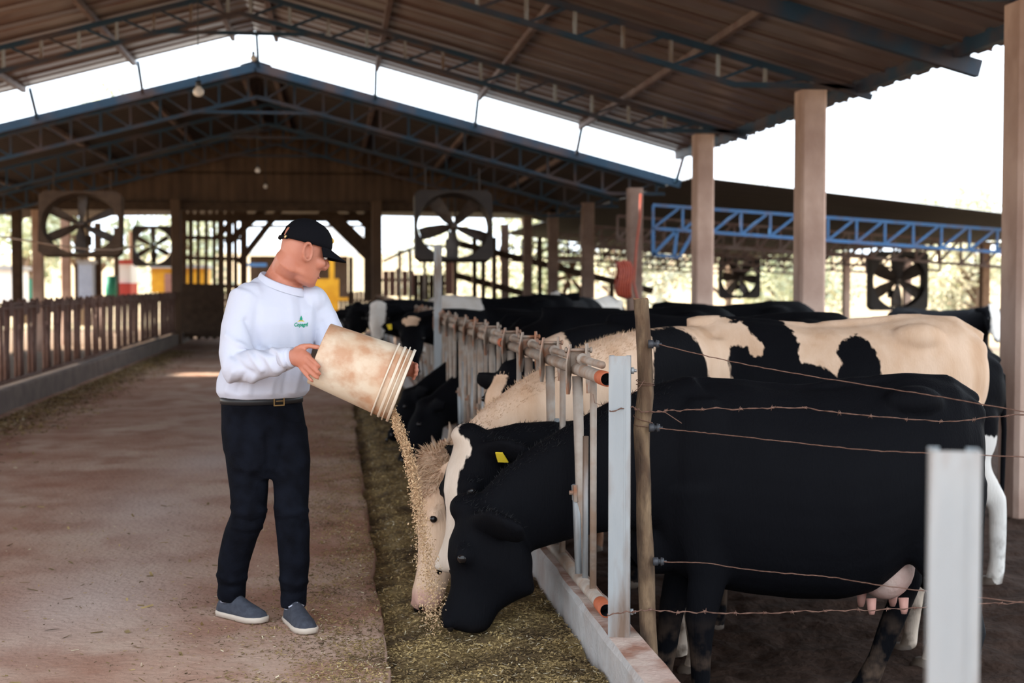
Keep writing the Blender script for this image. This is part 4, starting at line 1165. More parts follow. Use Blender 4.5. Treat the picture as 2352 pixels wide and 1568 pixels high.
# ---- the black cow in the nearest slot
def dark_black(co, H): return np.full(len(co), 1.0)
BODY1 = [(.16, 1.14, .80, .10), (.10, 1.24, .66, .19), (0, 1.34, .56, .245), (-.14, 1.39, .50, .28), (-.35, 1.385, .47, .33), (-.60, 1.375, .45, .375), (-.85, 1.375, .44, .40), (-1.05, 1.385, .47, .39), (-1.22, 1.41, .56, .34), (-1.36, 1.40, .70, .30), (-1.47, 1.37, .82, .255), (-1.55, 1.31, .90, .20), (-1.60, 1.22, .96, .12)]
c1 = cow('cow', (1.525, 6.24, PEN_Z - .03), PI - .06, .99, atD(1058, 1168, 6.12), atD(1000, 1434, 6.04), 'all black cow in the nearest headlock, its muzzle down in the silage', 'holblack', .0125, dark_black, belly=.02, face_up=(1, 0, .18), head_s=1.32, neck_sag=.13, zscale=1.10, xscale=.83, neck_thick=1.12, throat=1.0, jaw=1.25, eartilt=.45, legdx=(.17, .04, .34, .0), udder=True)

# ---- black cow with a white blaze, body hidden behind the first
def dark_blaze(co, H):
    t, u, s = headcoords(co, H)
    inhead = (t > -.12) & (t < .62) & (np.abs(s) < .2) & (u > -.4)
    w = np.interp(t, [-.05, .02, .06, .16, .26, .36, .46, .56], [.0, .05, .062, .055, .04, .035, .06, .07])
    bl = np.where(inhead & (u > -.12), w - np.abs(s + .006) , -1)
    d = np.where(bl > -.5, -bl, 1.0)
    return np.where((co[:, 0] < .2) & (co[:, 2] < .6) & (co[:, 1] > -.3), np.minimum(d, co[:, 2] - .42), d)
cB = cow('cow', (1.66, 7.0, PEN_Z - .05), PI - .02, .88, atD(1058, 1000, 6.45), atD(1000, 1310, 6.3), 'black cow with a white blaze and yellow ear tags, its head second in the row', 'holblack', .0135, dark_blaze, face_up=(1, .5, .15), head_s=1.15, tags=((-1, .10, 0), (1, .12, 0)), eartilt=.35, udder=False, neck_sag=.08, neck_thick=.95)

# ---- patched cow with cream coat
D2 = 7.75
PATCH2 = [[(1482, 755), (1545, 748), (1590, 768), (1612, 800), (1628, 850), (1640, 905), (1480, 905), (1490, 800)],
          [(1590, 700), (1660, 722), (1690, 735), (1700, 745), (1718, 740), (1745, 775), (1765, 800), (1758, 818), (1735, 820), (1722, 795), (1685, 798), (1678, 830), (1690, 900), (1840, 900), (1950, 905), (1925, 865), (1890, 842), (1845, 832), (1842, 815), (1846, 790), (1838, 760), (1808, 722), (1760, 698), (1740, 660), (1640, 660), (1600, 690)],
          [(1945, 785), (1985, 770), (2010, 785), (2022, 810), (2026, 840), (2020, 910), (1920, 910), (1922, 860), (1930, 850), (1940, 840), (1930, 810)]]
def dark_patched(co, H):
    P = co[:, [0, 2]]
    res = np.full(len(co), -.5)
    for poly in PATCH2:
        L = [H['tol'](atD(x, y, D2)) for x, y in poly]
        res = np.maximum(res, poly_sdf(P, [(p.x, p.z) for p in L]))
    # the lower body stays black, the neck and head stay cream
    res = np.where((co[:, 2] < .95 * H['S']) & (co[:, 0] < -.1) & (co[:, 0] > -1.0), np.maximum(res, (.93 * H['S'] - co[:, 2])), res)
    return res
c2 = cow('cow', (2.00, 7.86, PEN_Z - .03), PI - .10, 1.05, atD(985, 1060, 6.72), atD(938, 1398, 6.52), 'cream cow with black patches on its back, white face down in the feed', 'holstein', .0145, dark_patched, face_up=(1, .25, .12), head_s=1.05, neck_sag=.40, pink_nose=.8, eartilt=.2, neck_thick=.95, udder=True, zscale=1.20, xscale=.945, tail=False)

# ---- black and white cow standing at the right behind them
def dark_right(co, H):
    d = np.full(len(co), .3)
    leg = np.where(co[:, 0] < -1.05 * H['S'], 1.02 + .25 * (co[:, 0] + 1.4), .62) * H['S'] - co[:, 2]
    d = np.minimum(d, -leg)
    t = co - np.array((-.95 * H['S'], 0, 1.38 * H['S']))
    d = np.minimum(d, np.hypot(t[:, 0] * .8, t[:, 2] * 1.8) - .26)
    t = co - np.array((-.25 * H['S'], 0, .60 * H['S']))
    d = np.minimum(d, np.hypot(t[:, 0] * 1.6, t[:, 2]) - .34)
    return d
pr = atZ(2225, 1338, PEN_Z)
c3 = cow('cow', (pr.x - 1.42, pr.y + .28, PEN_Z - .03), PI - .10, 1.0, Vector((pr.x - 2.4, pr.y + .4, .9)), Vector((pr.x - 2.75, pr.y + .3, .45)), 'black cow with white hind legs and white back at the right edge', 'holwhite', .018, dark_right, group='cows standing in the pen', udder=False, legdx=(0, 0, .05, -.1), face_up=(.8, 0, .5), zscale=1.11)

# ---- tufts of coat hair along the edges of the coat
def coat_hair(o, test, n, length, mname, seed, flow=(0, 0, -.2), w=.0016, lift=.8):
    me = o.data; rnd = random.Random(seed)
    co = coords(me); nv = normals(me)
    ids = np.nonzero(test(co, nv))[0]
    if len(ids) == 0: return
    b = MB(); fl = Vector(flow)
    for _ in range(n):
        i = ids[rnd.randrange(len(ids))]
        p = Vector(co[i]) + Vector((rnd.uniform(-.01, .01), rnd.uniform(-.01, .01), 0)); nn = Vector(nv[i])
        d = (nn * lift + fl + Vector((rnd.gauss(0, .3), rnd.gauss(0, .3), rnd.gauss(0, .2)))).normalized()
        L = length * rnd.uniform(.5, 1.3)
        s = d.cross(nn + Vector((.01, .02, .03)))
        s = (s.normalized() if s.length > 1e-4 else Vector((0, 1, 0))) * w
        e = d * L * .55; f = d * L + fl * L * .35
        p = p - nn * .004
        b.add([p - s, p + s, p + e + s * .7, p + e - s * .7, p + f], [(0, 1, 2, 3), (3, 2, 4)])
    h = local(b.build('coat_hair', M[mname], o)); h['kind'] = 'stuff'
def topline(co, nv): return (nv[:, 2] > .55) & (co[:, 2] > .85)
coat_hair(c2, lambda co, nv: (nv[:, 2] > .5) & (co[:, 0] > .34) & (co[:, 2] > .7), 2600, .022, 'tuft', 1, (-.3, 0, .1))
hp_ = np.array(Matrix.Rotation(-(PI - .10), 3, 'Z') @ (atD(985, 1060, 6.72) - c2.location))
coat_hair(c2, lambda co, nv: np.linalg.norm(co - hp_ - np.array((.02, 0, -.03)), axis=1) < .17, 2600, .05, 'tuft', 2, (0, 0, -.35), w=.0022, lift=.7)
coat_hair(c1, lambda co, nv: (nv[:, 2] > .55) & (co[:, 0] > .05) & (co[:, 2] > .6), 1600, .02, 'blacktuft', 3, (-.5, 0, 0))
coat_hair(cB, lambda co, nv: (nv[:, 2] > .55) & (co[:, 0] > .05) & (co[:, 2] > .6), 1200, .02, 'blacktuft', 4, (-.5, 0, 0))
# ================================================================== THE REST OF THE HERD
def herd(px, py, d, rz, hp, mp, label, m, dark, S=1.0, ztop=None, X=None, **kw):
    """px, py: where the withers show, d: their distance from the camera"""
    w = atD(px, py, d)
    zs = (w.z - PEN_Z) / (1.40 * S)
    kw.setdefault('voxel', .024 if d < 12 else .03); kw.setdefault('udder', False); kw.setdefault('detail', False)
    return cow('cow', (w.x, w.y, PEN_Z - .02), rz, S, atD(*hp), atD(*mp), label, m, dark=dark, zscale=zs, **kw)
allblack = lambda co, H: np.full(len(co), 1.0)
def dark4(co, H):
    d = np.full(len(co), .5)
    L = [H['tol'](atD(x, y, 9.1)) for x, y in ((1120, 690), (1250, 690), (1262, 740), (1285, 790), (1240, 850), (1120, 850))]
    d = np.minimum(d, -poly_sdf(co[:, [0, 2]], [(p.x, p.z) for p in L]))
    t, u, s = headcoords(co, H)
    hd = (t > -.12) & (t < .62) & (np.abs(s) < .2) & (u > -.16)
    return np.where(hd, np.where(t < .05, .3, np.abs(s - .02) - .062), d)
h4 = herd(1400, 712, 9.1, PI - .02, (1166, 842, 8.35), (1092, 1010, 8.15), 'black cow with cream shoulder, its white-striped face low behind the cream neck', 'holstein', dark4, face_up=(1, .9, .3), head_s=1.05, neck_sag=.15)
h5 = herd(1330, 740, 10.3, PI, (1012, 1025, 9.4), (988, 1190, 9.2), 'brown cow reaching down to the feed, mostly hidden behind the white face', 'brownhide', lambda co, H: np.full(len(co), -1.0) + 0 * co[:, 0], S=.92, horns=True, head_s=1.0, face_up=(1, .2, .3), neck_sag=-.05)
h6 = herd(1190, 722, 12.9, PI, (965, 925, 12.3), (905, 1058, 12.0), 'black cow reaching far down to the trough beside the bucket', 'holblack', allblack, face_up=(1, .3, .2), neck_sag=.0, neck_thick=1.05, head_s=1.15)
h7 = herd(1160, 715, 13.8, PI, (930, 900, 13.2), (882, 1000, 12.9), 'black cow behind it with its nose just past the bucket rim', 'holblack', allblack, face_up=(1, .3, .2), neck_sag=.0, neck_thick=1.05, head_s=1.15)
def dark9(co, H):
    t, u, s = headcoords(co, H)
    hd = (u > -.10) & (t > .02) & (t < .13) & (np.abs(s) < .2)
    return np.where(hd, np.abs(s) - .085 + .5 * np.maximum(0, t - .05), .5)
h9 = herd(1110, 704, 15.4, PI, (943, 722, 14.7), (950, 850, 14.3), 'black cow with cream forehead patch raising its head behind the bucket', 'holstein', dark9, face_up=(.1, 1, .35), tags=((1, .12, 0),), neck_sag=.1, head_s=1.08)
def dark10(co, H):
    t, u, s = headcoords(co, H)
    hd = (u > -.16) & (t > -.02) & (t < .6) & (np.abs(s) < .2)
    return np.where(hd, np.abs(s) - .085, .5)
h10 = herd(1030, 692, 18.6, PI, (868, 694, 17.6), (866, 775, 17.3), 'black cow with a long white face looking along the trough', 'holwhite', dark10, face_up=(.05, 1, .45), neck_sag=.1, head_s=1.15, pink_nose=.0)
h11 = herd(985, 688, 20, PI, (818, 700, 18.6), (800, 770, 18.3), 'black cow farthest along the trough, beside the yellow machine', 'holblack', allblack, face_up=(.5, 1, .3), neck_sag=.1, head_s=1.2)
h11b = herd(960, 690, 23, PI, (800, 705, 21.8), (790, 752, 21.4), 'black cow at the far end of the row of heads', 'holblack', allblack, face_up=(.5, 1, .3), head_s=1.2)
def dark12(co, H):
    d = np.where((co[:, 2] > 1.30 * H['S']) & (np.abs(co[:, 1] + .16) < .10), .2, -.3)
    return np.maximum(d, -.62 - co[:, 0] + .2 * (co[:, 2] - 1.2))
h12 = herd(1005, 673, 16.9, PI, (965, 740, 16.7), (955, 810, 16.5), 'white cow with a black spine behind the tall pale post', 'holwhite', dark12)
h13 = herd(1250, 697, 12.0, PI, (1120, 800, 12.0), (1100, 880, 11.9), 'black cow whose long back shows above the cream shoulder', 'holblack', allblack, head_s=.95)
def dark14(co, H):
    t, u, s = headcoords(co, H)
    hd = (u > -.14) & (t > -.02) & (t < .6) & (np.abs(s) < .2)
    body = np.where((co[:, 0] < -.45 * H['S']) & (co[:, 0] > -1.25 * H['S']), -.2, .3)
    return np.where(hd, np.abs(s) - .06 - .09 * np.maximum(0, t - .28), body)
h14 = herd(1330, 678, 20, -PI / 2 - .5, (1275, 672, 18.8), (1273, 722, 18.4), 'black cow with a white star face looking at the camera, tag in its ear', 'holwhite', dark14, face_up=(.7, 0, .6), head_s=1.15, tags=((1, .12, 0),))
h15 = herd(1500, 688, 14.6, PI - .15, (1330, 800, 14.4), (1300, 900, 14.2), 'black cow whose back shows just left of the tall pillar foot', 'holblack', allblack)
h16 = herd(1215, 678, 21, .3, (1290, 745, 21.5), (1300, 800, 21.6), 'pale grey cow far back left of the star-faced cow', 'holwhite', lambda co, H: np.full(len(co), -.3))
def dark17(co, H):
    t, u, s = headcoords(co, H)
    hd = (u > -.2) & (t > -.02) & (t < .6) & (np.abs(s) < .2)
    return np.where(hd, np.abs(s) - .07, .3)
h17 = herd(2250, 706, 22.5, -.35, (2283, 700, 21.8), (2297, 778, 21.3), 'distant black cow with white face alone at the right', 'holwhite', dark17, face_up=(.3, -1, .3), group='cows standing in the pen', tags=((-1, .12, 0),), xscale=.85)
for o in (h12, h13, h14, h15, h16): o['group'] = 'cows standing in the pen'
# ================================================================== THE MAN WITH THE BUCKET
LV = Vector((.87, .50, 0)).normalized(); FV = Vector((.50, -.87, 0)).normalized(); ZV = Vector((0, 0, 1))
def oval(c, u, v, a, b, n=28, p=2.2): return ring(c, u, v, a, b, n, p)
person_loc = atD(605, 1440, 6.42); person_loc.z = 0
def project(P):
    P = np.asarray(P) - np.array(C0)
    d = P @ np.array(_F)
    return np.stack([1176 + F_PX * (P @ np.array(_R)) / d, 784 - F_PX * (P @ np.array(_U)) / d], 1), d
def limb(mb, pts, radii, n=16, flat=None, up=None): mb.tube([atD(*p) for p in pts], radii, n, flat=flat, up=up)
TORSO = [(908, 604, .180, .135, 6.42), (880, 606, .188, .142, 6.42), (840, 610, .188, .142, 6.42), (790, 620, .188, .138, 6.41), (740, 630, .195, .132, 6.40), (702, 637, .190, .118, 6.40), (675, 641, .160, .100, 6.40), (655, 645, .115, .085, 6.40), (635, 649, .08, .075, 6.40)]
R_ARM = [(566, 694, 6.30), (548, 755, 6.25), (541, 812, 6.20), (543, 843, 6.17), (580, 843, 6.11), (625, 832, 6.05), (668, 820, 6.00)]
L_ARM = [(722, 706, 6.50), (750, 760, 6.50), (772, 806, 6.44), (800, 826, 6.40), (850, 838, 6.34), (905, 846, 6.28), (935, 850, 6.24)]
# ---- head frame
hc = atD(694, 583, 6.36)
HX = (Vector((.94, .30, 0)).normalized() * math.cos(.40) - ZV * math.sin(.40)).normalized()
HY = ZV.cross(HX).normalized(); HZ = HX.cross(HY)
HS = 1.06
HP = lambda x, y, z: hc + (HX * x + HY * y + HZ * z) * HS
body = MB()
HEADR = [(-.118, .088, .03, .024), (-.108, .098, .0, .042), (-.085, .101, -.035, .058), (-.05, .100, -.078, .067), (-.01, .099, -.094, .073), (.03, .094, -.101, .077), (.07, .097, -.102, .078), (.105, .082, -.092, .070), (.13, .055, -.07, .052), (.145, .02, -.03, .025)]
body.loft([oval(HP((f + k) / 2, 0, z), HX, HY, (f - k) / 2 * HS, w * HS, 24, 2.1) for z, f, k, w in HEADR])
def blob(x, y, z, rx, ry=None, rz=None): body.sphere(HP(x, y, z), rx * HS, (ry or rx) * HS, (rz or rx) * HS, 12, 8, R=Matrix((HX, HY, HZ)).transposed())
body.tube([HP(.090, 0, .042), HP(.105, 0, .018), HP(.121, 0, -.004), HP(.116, 0, -.018), HP(.095, 0, -.026)], [.010, .011, .0135, .012, .010], 10)
for sy in (-1, 1):
    blob(.106, sy * .013, -.018, .010, .008, .008)
    blob(.085, sy * .034, .045, .020, .026, .010)      # brow
    blob(.072, sy * .045, -.012, .028, .024, .026)     # cheek
    blob(.02, sy * .050, -.072, .040, .012, .022)      # jaw
    # ear with a rim
    E = lambda a, r=.035: HP(-.008 + r * .62 * math.cos(a) - .008 * math.sin(a), sy * (.084 + .020 * (1 - math.cos(a)) * .5 + .004), .004 + r * math.sin(a))
    body.tube([E(a) for a in [2 * PI * j / 16 for j in range(17)]], .0082 * HS, 8)
    blob(-.006, sy * .079, .004, .016, .008, .026)
    blob(.004, sy * .081, -.024, .010, .007, .011)
blob(.092, 0, -.060, .014, .026, .008); blob(.090, 0, -.072, .013, .022, .007); blob(.084, 0, -.100, .020, .024, .016)
# neck
body.tube([atD(640, 668, 6.41), atD(650, 640, 6.41), atD(662, 618, 6.40), HP(-.03, 0, -.05), HP(-.015, 0, .0)], [.088, .080, .077, .075, .066], 20)
# trunk, arms, legs under the clothes
body.loft([oval(atD(cx, y, d), LV, FV, a * .86, b * .84) for y, cx, a, b, d in TORSO])
limb(body, R_ARM, [.062, .052, .046, .045, .042, .036, .030])
limb(body, L_ARM, [.062, .052, .046, .045, .042, .036, .030])
R_LEG = [(564, 960, 6.40), (566, 1060, 6.38), (572, 1180, 6.36), (553, 1230, 6.41), (537, 1290, 6.46), (531, 1390, 6.52)]
L_LEG = [(650, 960, 6.42), (667, 1060, 6.38), (670, 1180, 6.32), (676, 1240, 6.33), (676, 1300, 6.35), (672, 1400, 6.38)]
limb(body, R_LEG, [.066, .07, .058, .055, .05, .036]); limb(body, L_LEG, [.066, .07, .058, .055, .05, .036])
body.loft([oval(atD(604, y, 6.42), LV, FV, a, b) for y, a, b in ((1010, .12, .09), (960, .15, .10), (908, .15, .10))])
# right hand: palm and five fingers closed on the near lower edge of the bucket
def hand(palm, fingers, thumb, rs=1.0):
    body.tube([atD(*p[:3]) for p in palm], [p[3] for p in palm], 14, flat=[p[4] for p in palm], up=palm[0][5])
    for f, r in fingers: body.tube([atD(*p) for p in f], [r * q for q in (1.0, 1.05, .98, .92, .7)][:len(f)], 10)
    body.tube([atD(*p) for p in thumb[0]], thumb[1], 10)
hand([(664, 820, 6.00, .030, .8, (0, 0, 1)), (676, 820, 5.985, .036, .68, 0), (692, 823, 5.965, .042, .60, 0), (704, 830, 5.95, .040, .56, 0), (708, 834, 5.95, .030, .5, 0)],
     [([(692, 812, 5.955), (709, 818, 5.93), (722, 831, 5.905), (730, 839, 5.90), (736, 843, 5.91)], .0098),
      ([(692, 822, 5.955), (708, 832, 5.93), (721, 846, 5.905), (730, 855, 5.90), (737, 859, 5.91)], .0102),
      ([(690, 832, 5.96), (704, 845, 5.935), (717, 858, 5.915), (726, 866, 5.91), (733, 869, 5.915)], .0096),
      ([(686, 838, 5.965), (697, 853, 5.945), (707, 865, 5.93), (715, 873, 5.925), (721, 876, 5.93)], .0084)],
     ([(680, 806, 5.985), (694, 796, 5.975), (712, 794, 5.96), (728, 797, 5.945), (737, 797, 5.94)], [.019, .014, .0115, .0108, .0075]))
# left hand round the far rim
hand([(930, 848, 6.25, .030, .8, (0, 0, 1)), (940, 846, 6.245, .036, .6, 0), (950, 846, 6.23, .034, .5, 0)],
     [([(946, 838, 6.235), (953, 836, 6.21), (957, 838, 6.17), (955, 841, 6.145)], .0095), ([(948, 846, 6.235), (955, 846, 6.21), (958, 849, 6.17), (955, 851, 6.14)], .0098),
      ([(947, 854, 6.235), (954, 856, 6.21), (956, 859, 6.17), (953, 861, 6.145)], .0095), ([(944, 861, 6.235), (950, 865, 6.21), (951, 868, 6.18), (949, 870, 6.155)], .0085)],
     ([(936, 838, 6.25), (930, 826, 6.235), (928, 818, 6.22)], [.016, .013, .010]))
me = remesh(body, .0055, 3, .5)
me.materials.append(M['skin'])
person = link('person', me); 
person.data.transform(Matrix.Translation(-person_loc)); person.location = person_loc
tag(person, 'man in white long-sleeved shirt, black jeans and black cap tipping feed from a white bucket', 'person')
def pc(b_or_me, name, mats, parent=None, smooth=True):
    par = parent or person
    if isinstance(b_or_me, MB): return b_or_me.build(name, mats, par, smooth)
    if mats is not None:
        for m in (mats if isinstance(mats, list) else [mats]): b_or_me.materials.append(m)
    return link(name, b_or_me, par)
# eyes, brows, stubble hair
for sy in (-1, 1):
    b = MB(); b.sphere(HP(.088, sy * .033, .024), .0125 * HS); e = pc(b, 'eye', M['white'])
    b = MB(); b.sphere(HP(.0975, sy * .034, .023), .0062 * HS); pc(b, 'iris', M['eye'], e)
    b = MB(); b.tube([HP(.100, sy * .014, .052), HP(.101, sy * .032, .058), HP(.088, sy * .055, .054)], [.003, .0045, .002], 6); pc(b, 'eyebrow', M['hairgrey'])
b = MB(); b.tube([HP(.095, -.026, -.0655), HP(.1045, -.012, -.0645), HP(.106, 0, -.0655), HP(.1045, .012, -.0645), HP(.095, .026, -.0655)], [.002, .0042, .004, .0042, .002], 8); pc(b, 'lips', M['lip'])
# ---- cap
b = MB(); rows = []
NA = 40
def cap_pt(a, t, s=1.0):
    ca, sa = math.cos(a), math.sin(a)
    zb = .052 + .016 * ca - .010                      # rim drops at the back
    th = t * PI / 2
    rx = (.114 if ca > 0 else .112); ry = .091
    return HP((-.004 + rx * ca * math.cos(th) ** .8 * s), ry * sa * math.cos(th) ** .8 * s, zb + (.150 - zb) * math.sin(th) ** 1.0 * (1.0 if s >= 1 else .985))
A = [2 * PI * (j + .5) / NA for j in range(NA)]
rows = [[cap_pt(a, t) for a in A] for t in (0, .12, .28, .45, .62, .78, .9, .985)]
inner = [[cap_pt(a, t, .975) for a in A] for t in (.985, .9, .78, .62, .45, .28, .12, 0)]
vs = [p for r in rows + inner for p in r]; fs = []
nr = len(rows) * 2
for i in range(nr - 1):
    for j in range(NA):
        j2 = (j + 1) % NA
        # gap at the back above the strap
        if i in (0, 1, 13, 14) and abs(((A[j] + A[j2]) / 2 if j2 else PI * 2) - PI) < .36: continue
        fs.append((i * NA + j, i * NA + j2, (i + 1) * NA + j2, (i + 1) * NA + j))
for j in range(NA):
    j2 = (j + 1) % NA
    if abs(((A[j] + A[j2]) / 2 if j2 else PI * 2) - PI) < .36: continue
    fs.append(((nr - 1) * NA + j, (nr - 1) * NA + j2, j2, j))
b.add(vs, fs)
cap = pc(b, 'cap', M['cap'])
b = MB(); rows = []
for top in (0, 1):
    for i in range(9):
        r = i / 8
        rows.append([HP(-.004 + (.112 + .082 * r * math.cos(a * .8)) * math.cos(a * .92), (.089 + .022 * r * (1 - abs(a) * .4)) * math.sin(a) * (1 - .05 * r), .058 - .004 * top - .018 * r - .030 * (a / 1.25) ** 2 * (.4 + .6 * r) + .004) for a in [1.22 * (j / 12 - 1) for j in range(25)]])
vs = [p for r in rows for p in r]; fs = []
for o in (0, 9):
    for i in range(8):
        for j in range(24): fs.append(((o + i) * 25 + j, (o + i) * 25 + j + 1, (o + i + 1) * 25 + j + 1, (o + i + 1) * 25 + j))
for j in range(24): fs.append((8 * 25 + j, 8 * 25 + j + 1, 17 * 25 + j + 1, 17 * 25 + j))
b.add(vs, fs); pc(b, 'visor', M['cap'], cap)
b = MB(); b.tube([HP(-.004 + .1135 * math.cos(a), .0915 * math.sin(a), .050 + .016 * math.cos(a) - .010 + .004) for a in [PI - .62 + 1.24 * j / 12 for j in range(13)]], .008, 8, flat=.35, up=HZ); pc(b, 'strap', M['cap'], cap)
b = MB(); b.sphere(HP(-.004 + .113 * math.cos(PI + .50), .0915 * math.sin(PI + .50) - .001, .032), .008, .004, .009, R=Matrix((HX, HY, HZ)).transposed()); pc(b, 'strap_buckle', M['brass'], cap)
b = MB(); b.sphere(HP(-.004, 0, .151), .008, .008, .005); pc(b, 'cap_button', M['cap'], cap)
b = MB()
for j in range(5):
    a0 = -.30 + .15 * j
    b.sphere(cap_pt(a0, .30 + .05 * (1 - abs(j - 2) / 2), 1.0), .006, .004, .011)
pc(b, 'cap_emblem', M['gold'], cap)
# ---- shirt
sh_ = MB()
TS = [(912, 604, .190, .148, 6.42), (898, 605, .212, .170, 6.42), (872, 607, .213, .172, 6.42)] + [(y, cx, a + .010, bb + .012, d) for y, cx, a, bb, d in TORSO[2:-1]] + [(646, 647, .098, .088, 6.40)]
def tilt(k): return (LV + ZV * -.24 * k).normalized(), (FV - ZV * .36 * k).normalized()
rr_ = []
for y, cx, a, bb, d in TS:
    k = max(0, min(1, (720 - y) / 70)); u_, v_ = tilt(k)
    rr_.append(oval(atD(cx, y + 6 * k, d), u_, v_, a, bb, 36))
sh_.loft(rr_)
sh_.tube([atD(600, 684, 6.36)] + [atD(*p) for p in R_ARM], [.05, .086, .079, .074, .073, .066, .057, .047], 20)
sh_.tube([atD(690, 690, 6.44)] + [atD(*p) for p in L_ARM[:-1]], [.05, .082, .076, .070, .068, .060, .050], 20)
sh_.sphere(atD(578, 684, 6.32), .085, .085, .075); sh_.sphere(atD(712, 690, 6.47), .085, .085, .075)
me = remesh(sh_, .0075, 6, .5)
co = coords(me); nv = normals(me)
pp, dd = project(co)
front = nv @ np.array(-_F) > .05
h = np.zeros(len(co))
def fold(pts, w, amp):
    global h
    q = np.full(len(co), 1e9)
    for (x0, y0), (x1, y1) in zip(pts[:-1], pts[1:]):
        a = np.array((x0, y0)); ab = np.array((x1 - x0, y1 - y0)); t = np.clip(((pp - a) @ ab) / (ab @ ab), 0, 1)
        q = np.minimum(q, np.hypot(*(pp - a - t[:, None] * ab).T))
    h = h + np.where(front, amp * np.exp(-(q / w) ** 2), 0)
for f in [([(548, 790), (575, 812), (600, 850)], 7, .010), ([(535, 815), (560, 845), (590, 862)], 7, -.008), ([(585, 805), (612, 822), (628, 850)], 6, .009), ([(606, 800), (632, 815), (645, 845)], 5, -.008), ([(622, 800), (640, 810), (652, 838)], 5, .008),
          ([(520, 770), (545, 790), (580, 800)], 8, .007), ([(566, 735), (585, 770), (592, 795)], 8, -.012), ([(600, 690), (604, 760)], 10, .004), ([(668, 690), (676, 760), (690, 850)], 9, .006), ([(690, 685), (698, 770), (705, 850)], 7, -.006), ([(715, 700), (712, 760), (715, 830)], 7, .007),
          ([(535, 855), (525, 880), (520, 897)], 8, .009), ([(560, 860), (548, 885), (545, 900)], 7, -.008), ([(590, 862), (575, 885), (572, 900)], 8, .009), ([(640, 850), (625, 880), (622, 900)], 8, .008), ([(665, 840), (655, 880), (652, 900)], 7, -.007), ([(690, 850), (680, 885), (676, 900)], 8, .008),
          ([(655, 660), (668, 668), (690, 660)], 5, .005), ([(612, 622), (630, 645), (660, 660), (690, 655)], 4, .005), ([(765, 720), (775, 760)], 8, .006), ([(740, 740), (752, 790)], 6, -.006)]:
    fold(*f)
h += np.array([.0045 * noise.noise(Vector((c[0] * 11, c[1] * 11, c[2] * 5))) for c in co])
setco(me, co + nv * h[:, None])
shirt = pc(me, 'shirt', M['shirt'])
b = MB(); b.tube([atD(*p) for p in ((652, 824.5, 6.02), (660, 822.5, 6.01), (668, 820.5, 6.0), (673, 819.5, 5.995))], [.049, .0455, .044, .043], 20); cf = pc(b, 'cuff', M['shirt'], shirt)
# collar ring
b = MB(); cr = [oval(atD(647 + dx, 645 + dy, 6.40), *tilt(1.0), a, a * .90, 28) for dx, dy, a in ((0, 14, .112), (0, 4, .104), (0, -1, .098), (0, -3, .093), (0, 6, .088))]
b.loft(cr, cap=False); pc(b, 'collar', M['shirt'], shirt)
# chest print: little tree mark and the word
from mathutils.bvhtree import BVHTree
bvh = BVHTree.FromPolygons([tuple(c) for c in coords(me)], [tuple(p.vertices) for p in me.polygons])
anchor = None
hit = bvh.ray_cast(C0, ray(692, 743).normalized())
anchor = hit[0]
TX = Vector((1, -.05, 0)).normalized()
TX = (LV * .94 + Vector((0, -.3, 0)) * 0).normalized()
def on_shirt(u, v, off):
    p0 = anchor + TX * u + ZV * v - _F * .4
    q = bvh.ray_cast(p0, _F)
    return (q[0] if q[0] is not None else anchor + TX * u + ZV * v) - _F * off
def print_poly(name, tri2d, fac, m):
    vs = [on_shirt(u, v, .0022) for u, v in tri2d]
    b = MB(); b.add(vs, fac); return pc(b, name, m, shirt, False)
fc = bpy.data.curves.new('word', 'FONT'); fc.body = 'Copagril'; fc.size = .0235; fc.align_x = 'CENTER'; fc.shear = .25; fc.offset = .0008; fc.resolution_u = 3
fo = bpy.data.objects.new('word', fc); COL.objects.link(fo); bpy.context.view_layer.update()
tm = bpy.data.meshes.new_from_object(fo.evaluated_get(bpy.context.evaluated_depsgraph_get()))
bpy.data.objects.remove(fo)
print_poly('printed_word', [(v.co.x * .80, v.co.y * 1.0 - .012) for v in tm.vertices], [tuple(p.vertices) for p in tm.polygons], M['green_ink'])
print_poly('printed_tree', [(-.010, .014), (.010, .014), (.003, .020), (.007, .021), (0, .036), (-.007, .021), (-.003, .020)], [(0, 1, 2, 6), (6, 2, 3, 4, 5)], M['green_ink'])
print_poly('printed_band', [(-.019, .008), (-.008, .015), (.008, .015), (.019, .008), (.010, .0095), (0, .011), (-.010, .0095)], [(0, 1, 5, 6), (1, 2, 5), (2, 3, 4, 5)], M['yellow_ink'])
# ---- trousers
tr = MB()
tr.loft([oval(atD(cx, y, d), LV, FV, a, bb, 32) for y, cx, a, bb, d in ((1095, 612, .10, .10, 6.40), (1070, 610, .165, .125, 6.40), (1030, 608, .19, .142, 6.41), (985, 606, .197, .148, 6.42), (940, 602, .188, .142, 6.42), (906, 600, .180, .136, 6.42))])
tr.tube([atD(x, y, d) for x, y, d in ((562, 985, 6.40), (567, 1060, 6.38), (573, 1120, 6.36), (572, 1180, 6.35), (553, 1225, 6.39), (537, 1285, 6.45), (532, 1340, 6.49), (531, 1372, 6.51))], [.10, .094, .086, .079, .076, .073, .066, .065], 22)
tr.tube([atD(x, y, d) for x, y, d in ((655, 985, 6.42), (668, 1060, 6.38), (669, 1120, 6.34), (669, 1180, 6.31), (674, 1225, 6.32), (676, 1285, 6.34), (674, 1340, 6.36), (673, 1392, 6.38))], [.10, .088, .082, .075, .074, .070, .062, .058], 22)
me = remesh(tr, .0085, 5, .5)
co = coords(me); nv = normals(me); pp, dd = project(co); front = nv @ np.array(-_F) > .0; h = np.zeros(len(co))
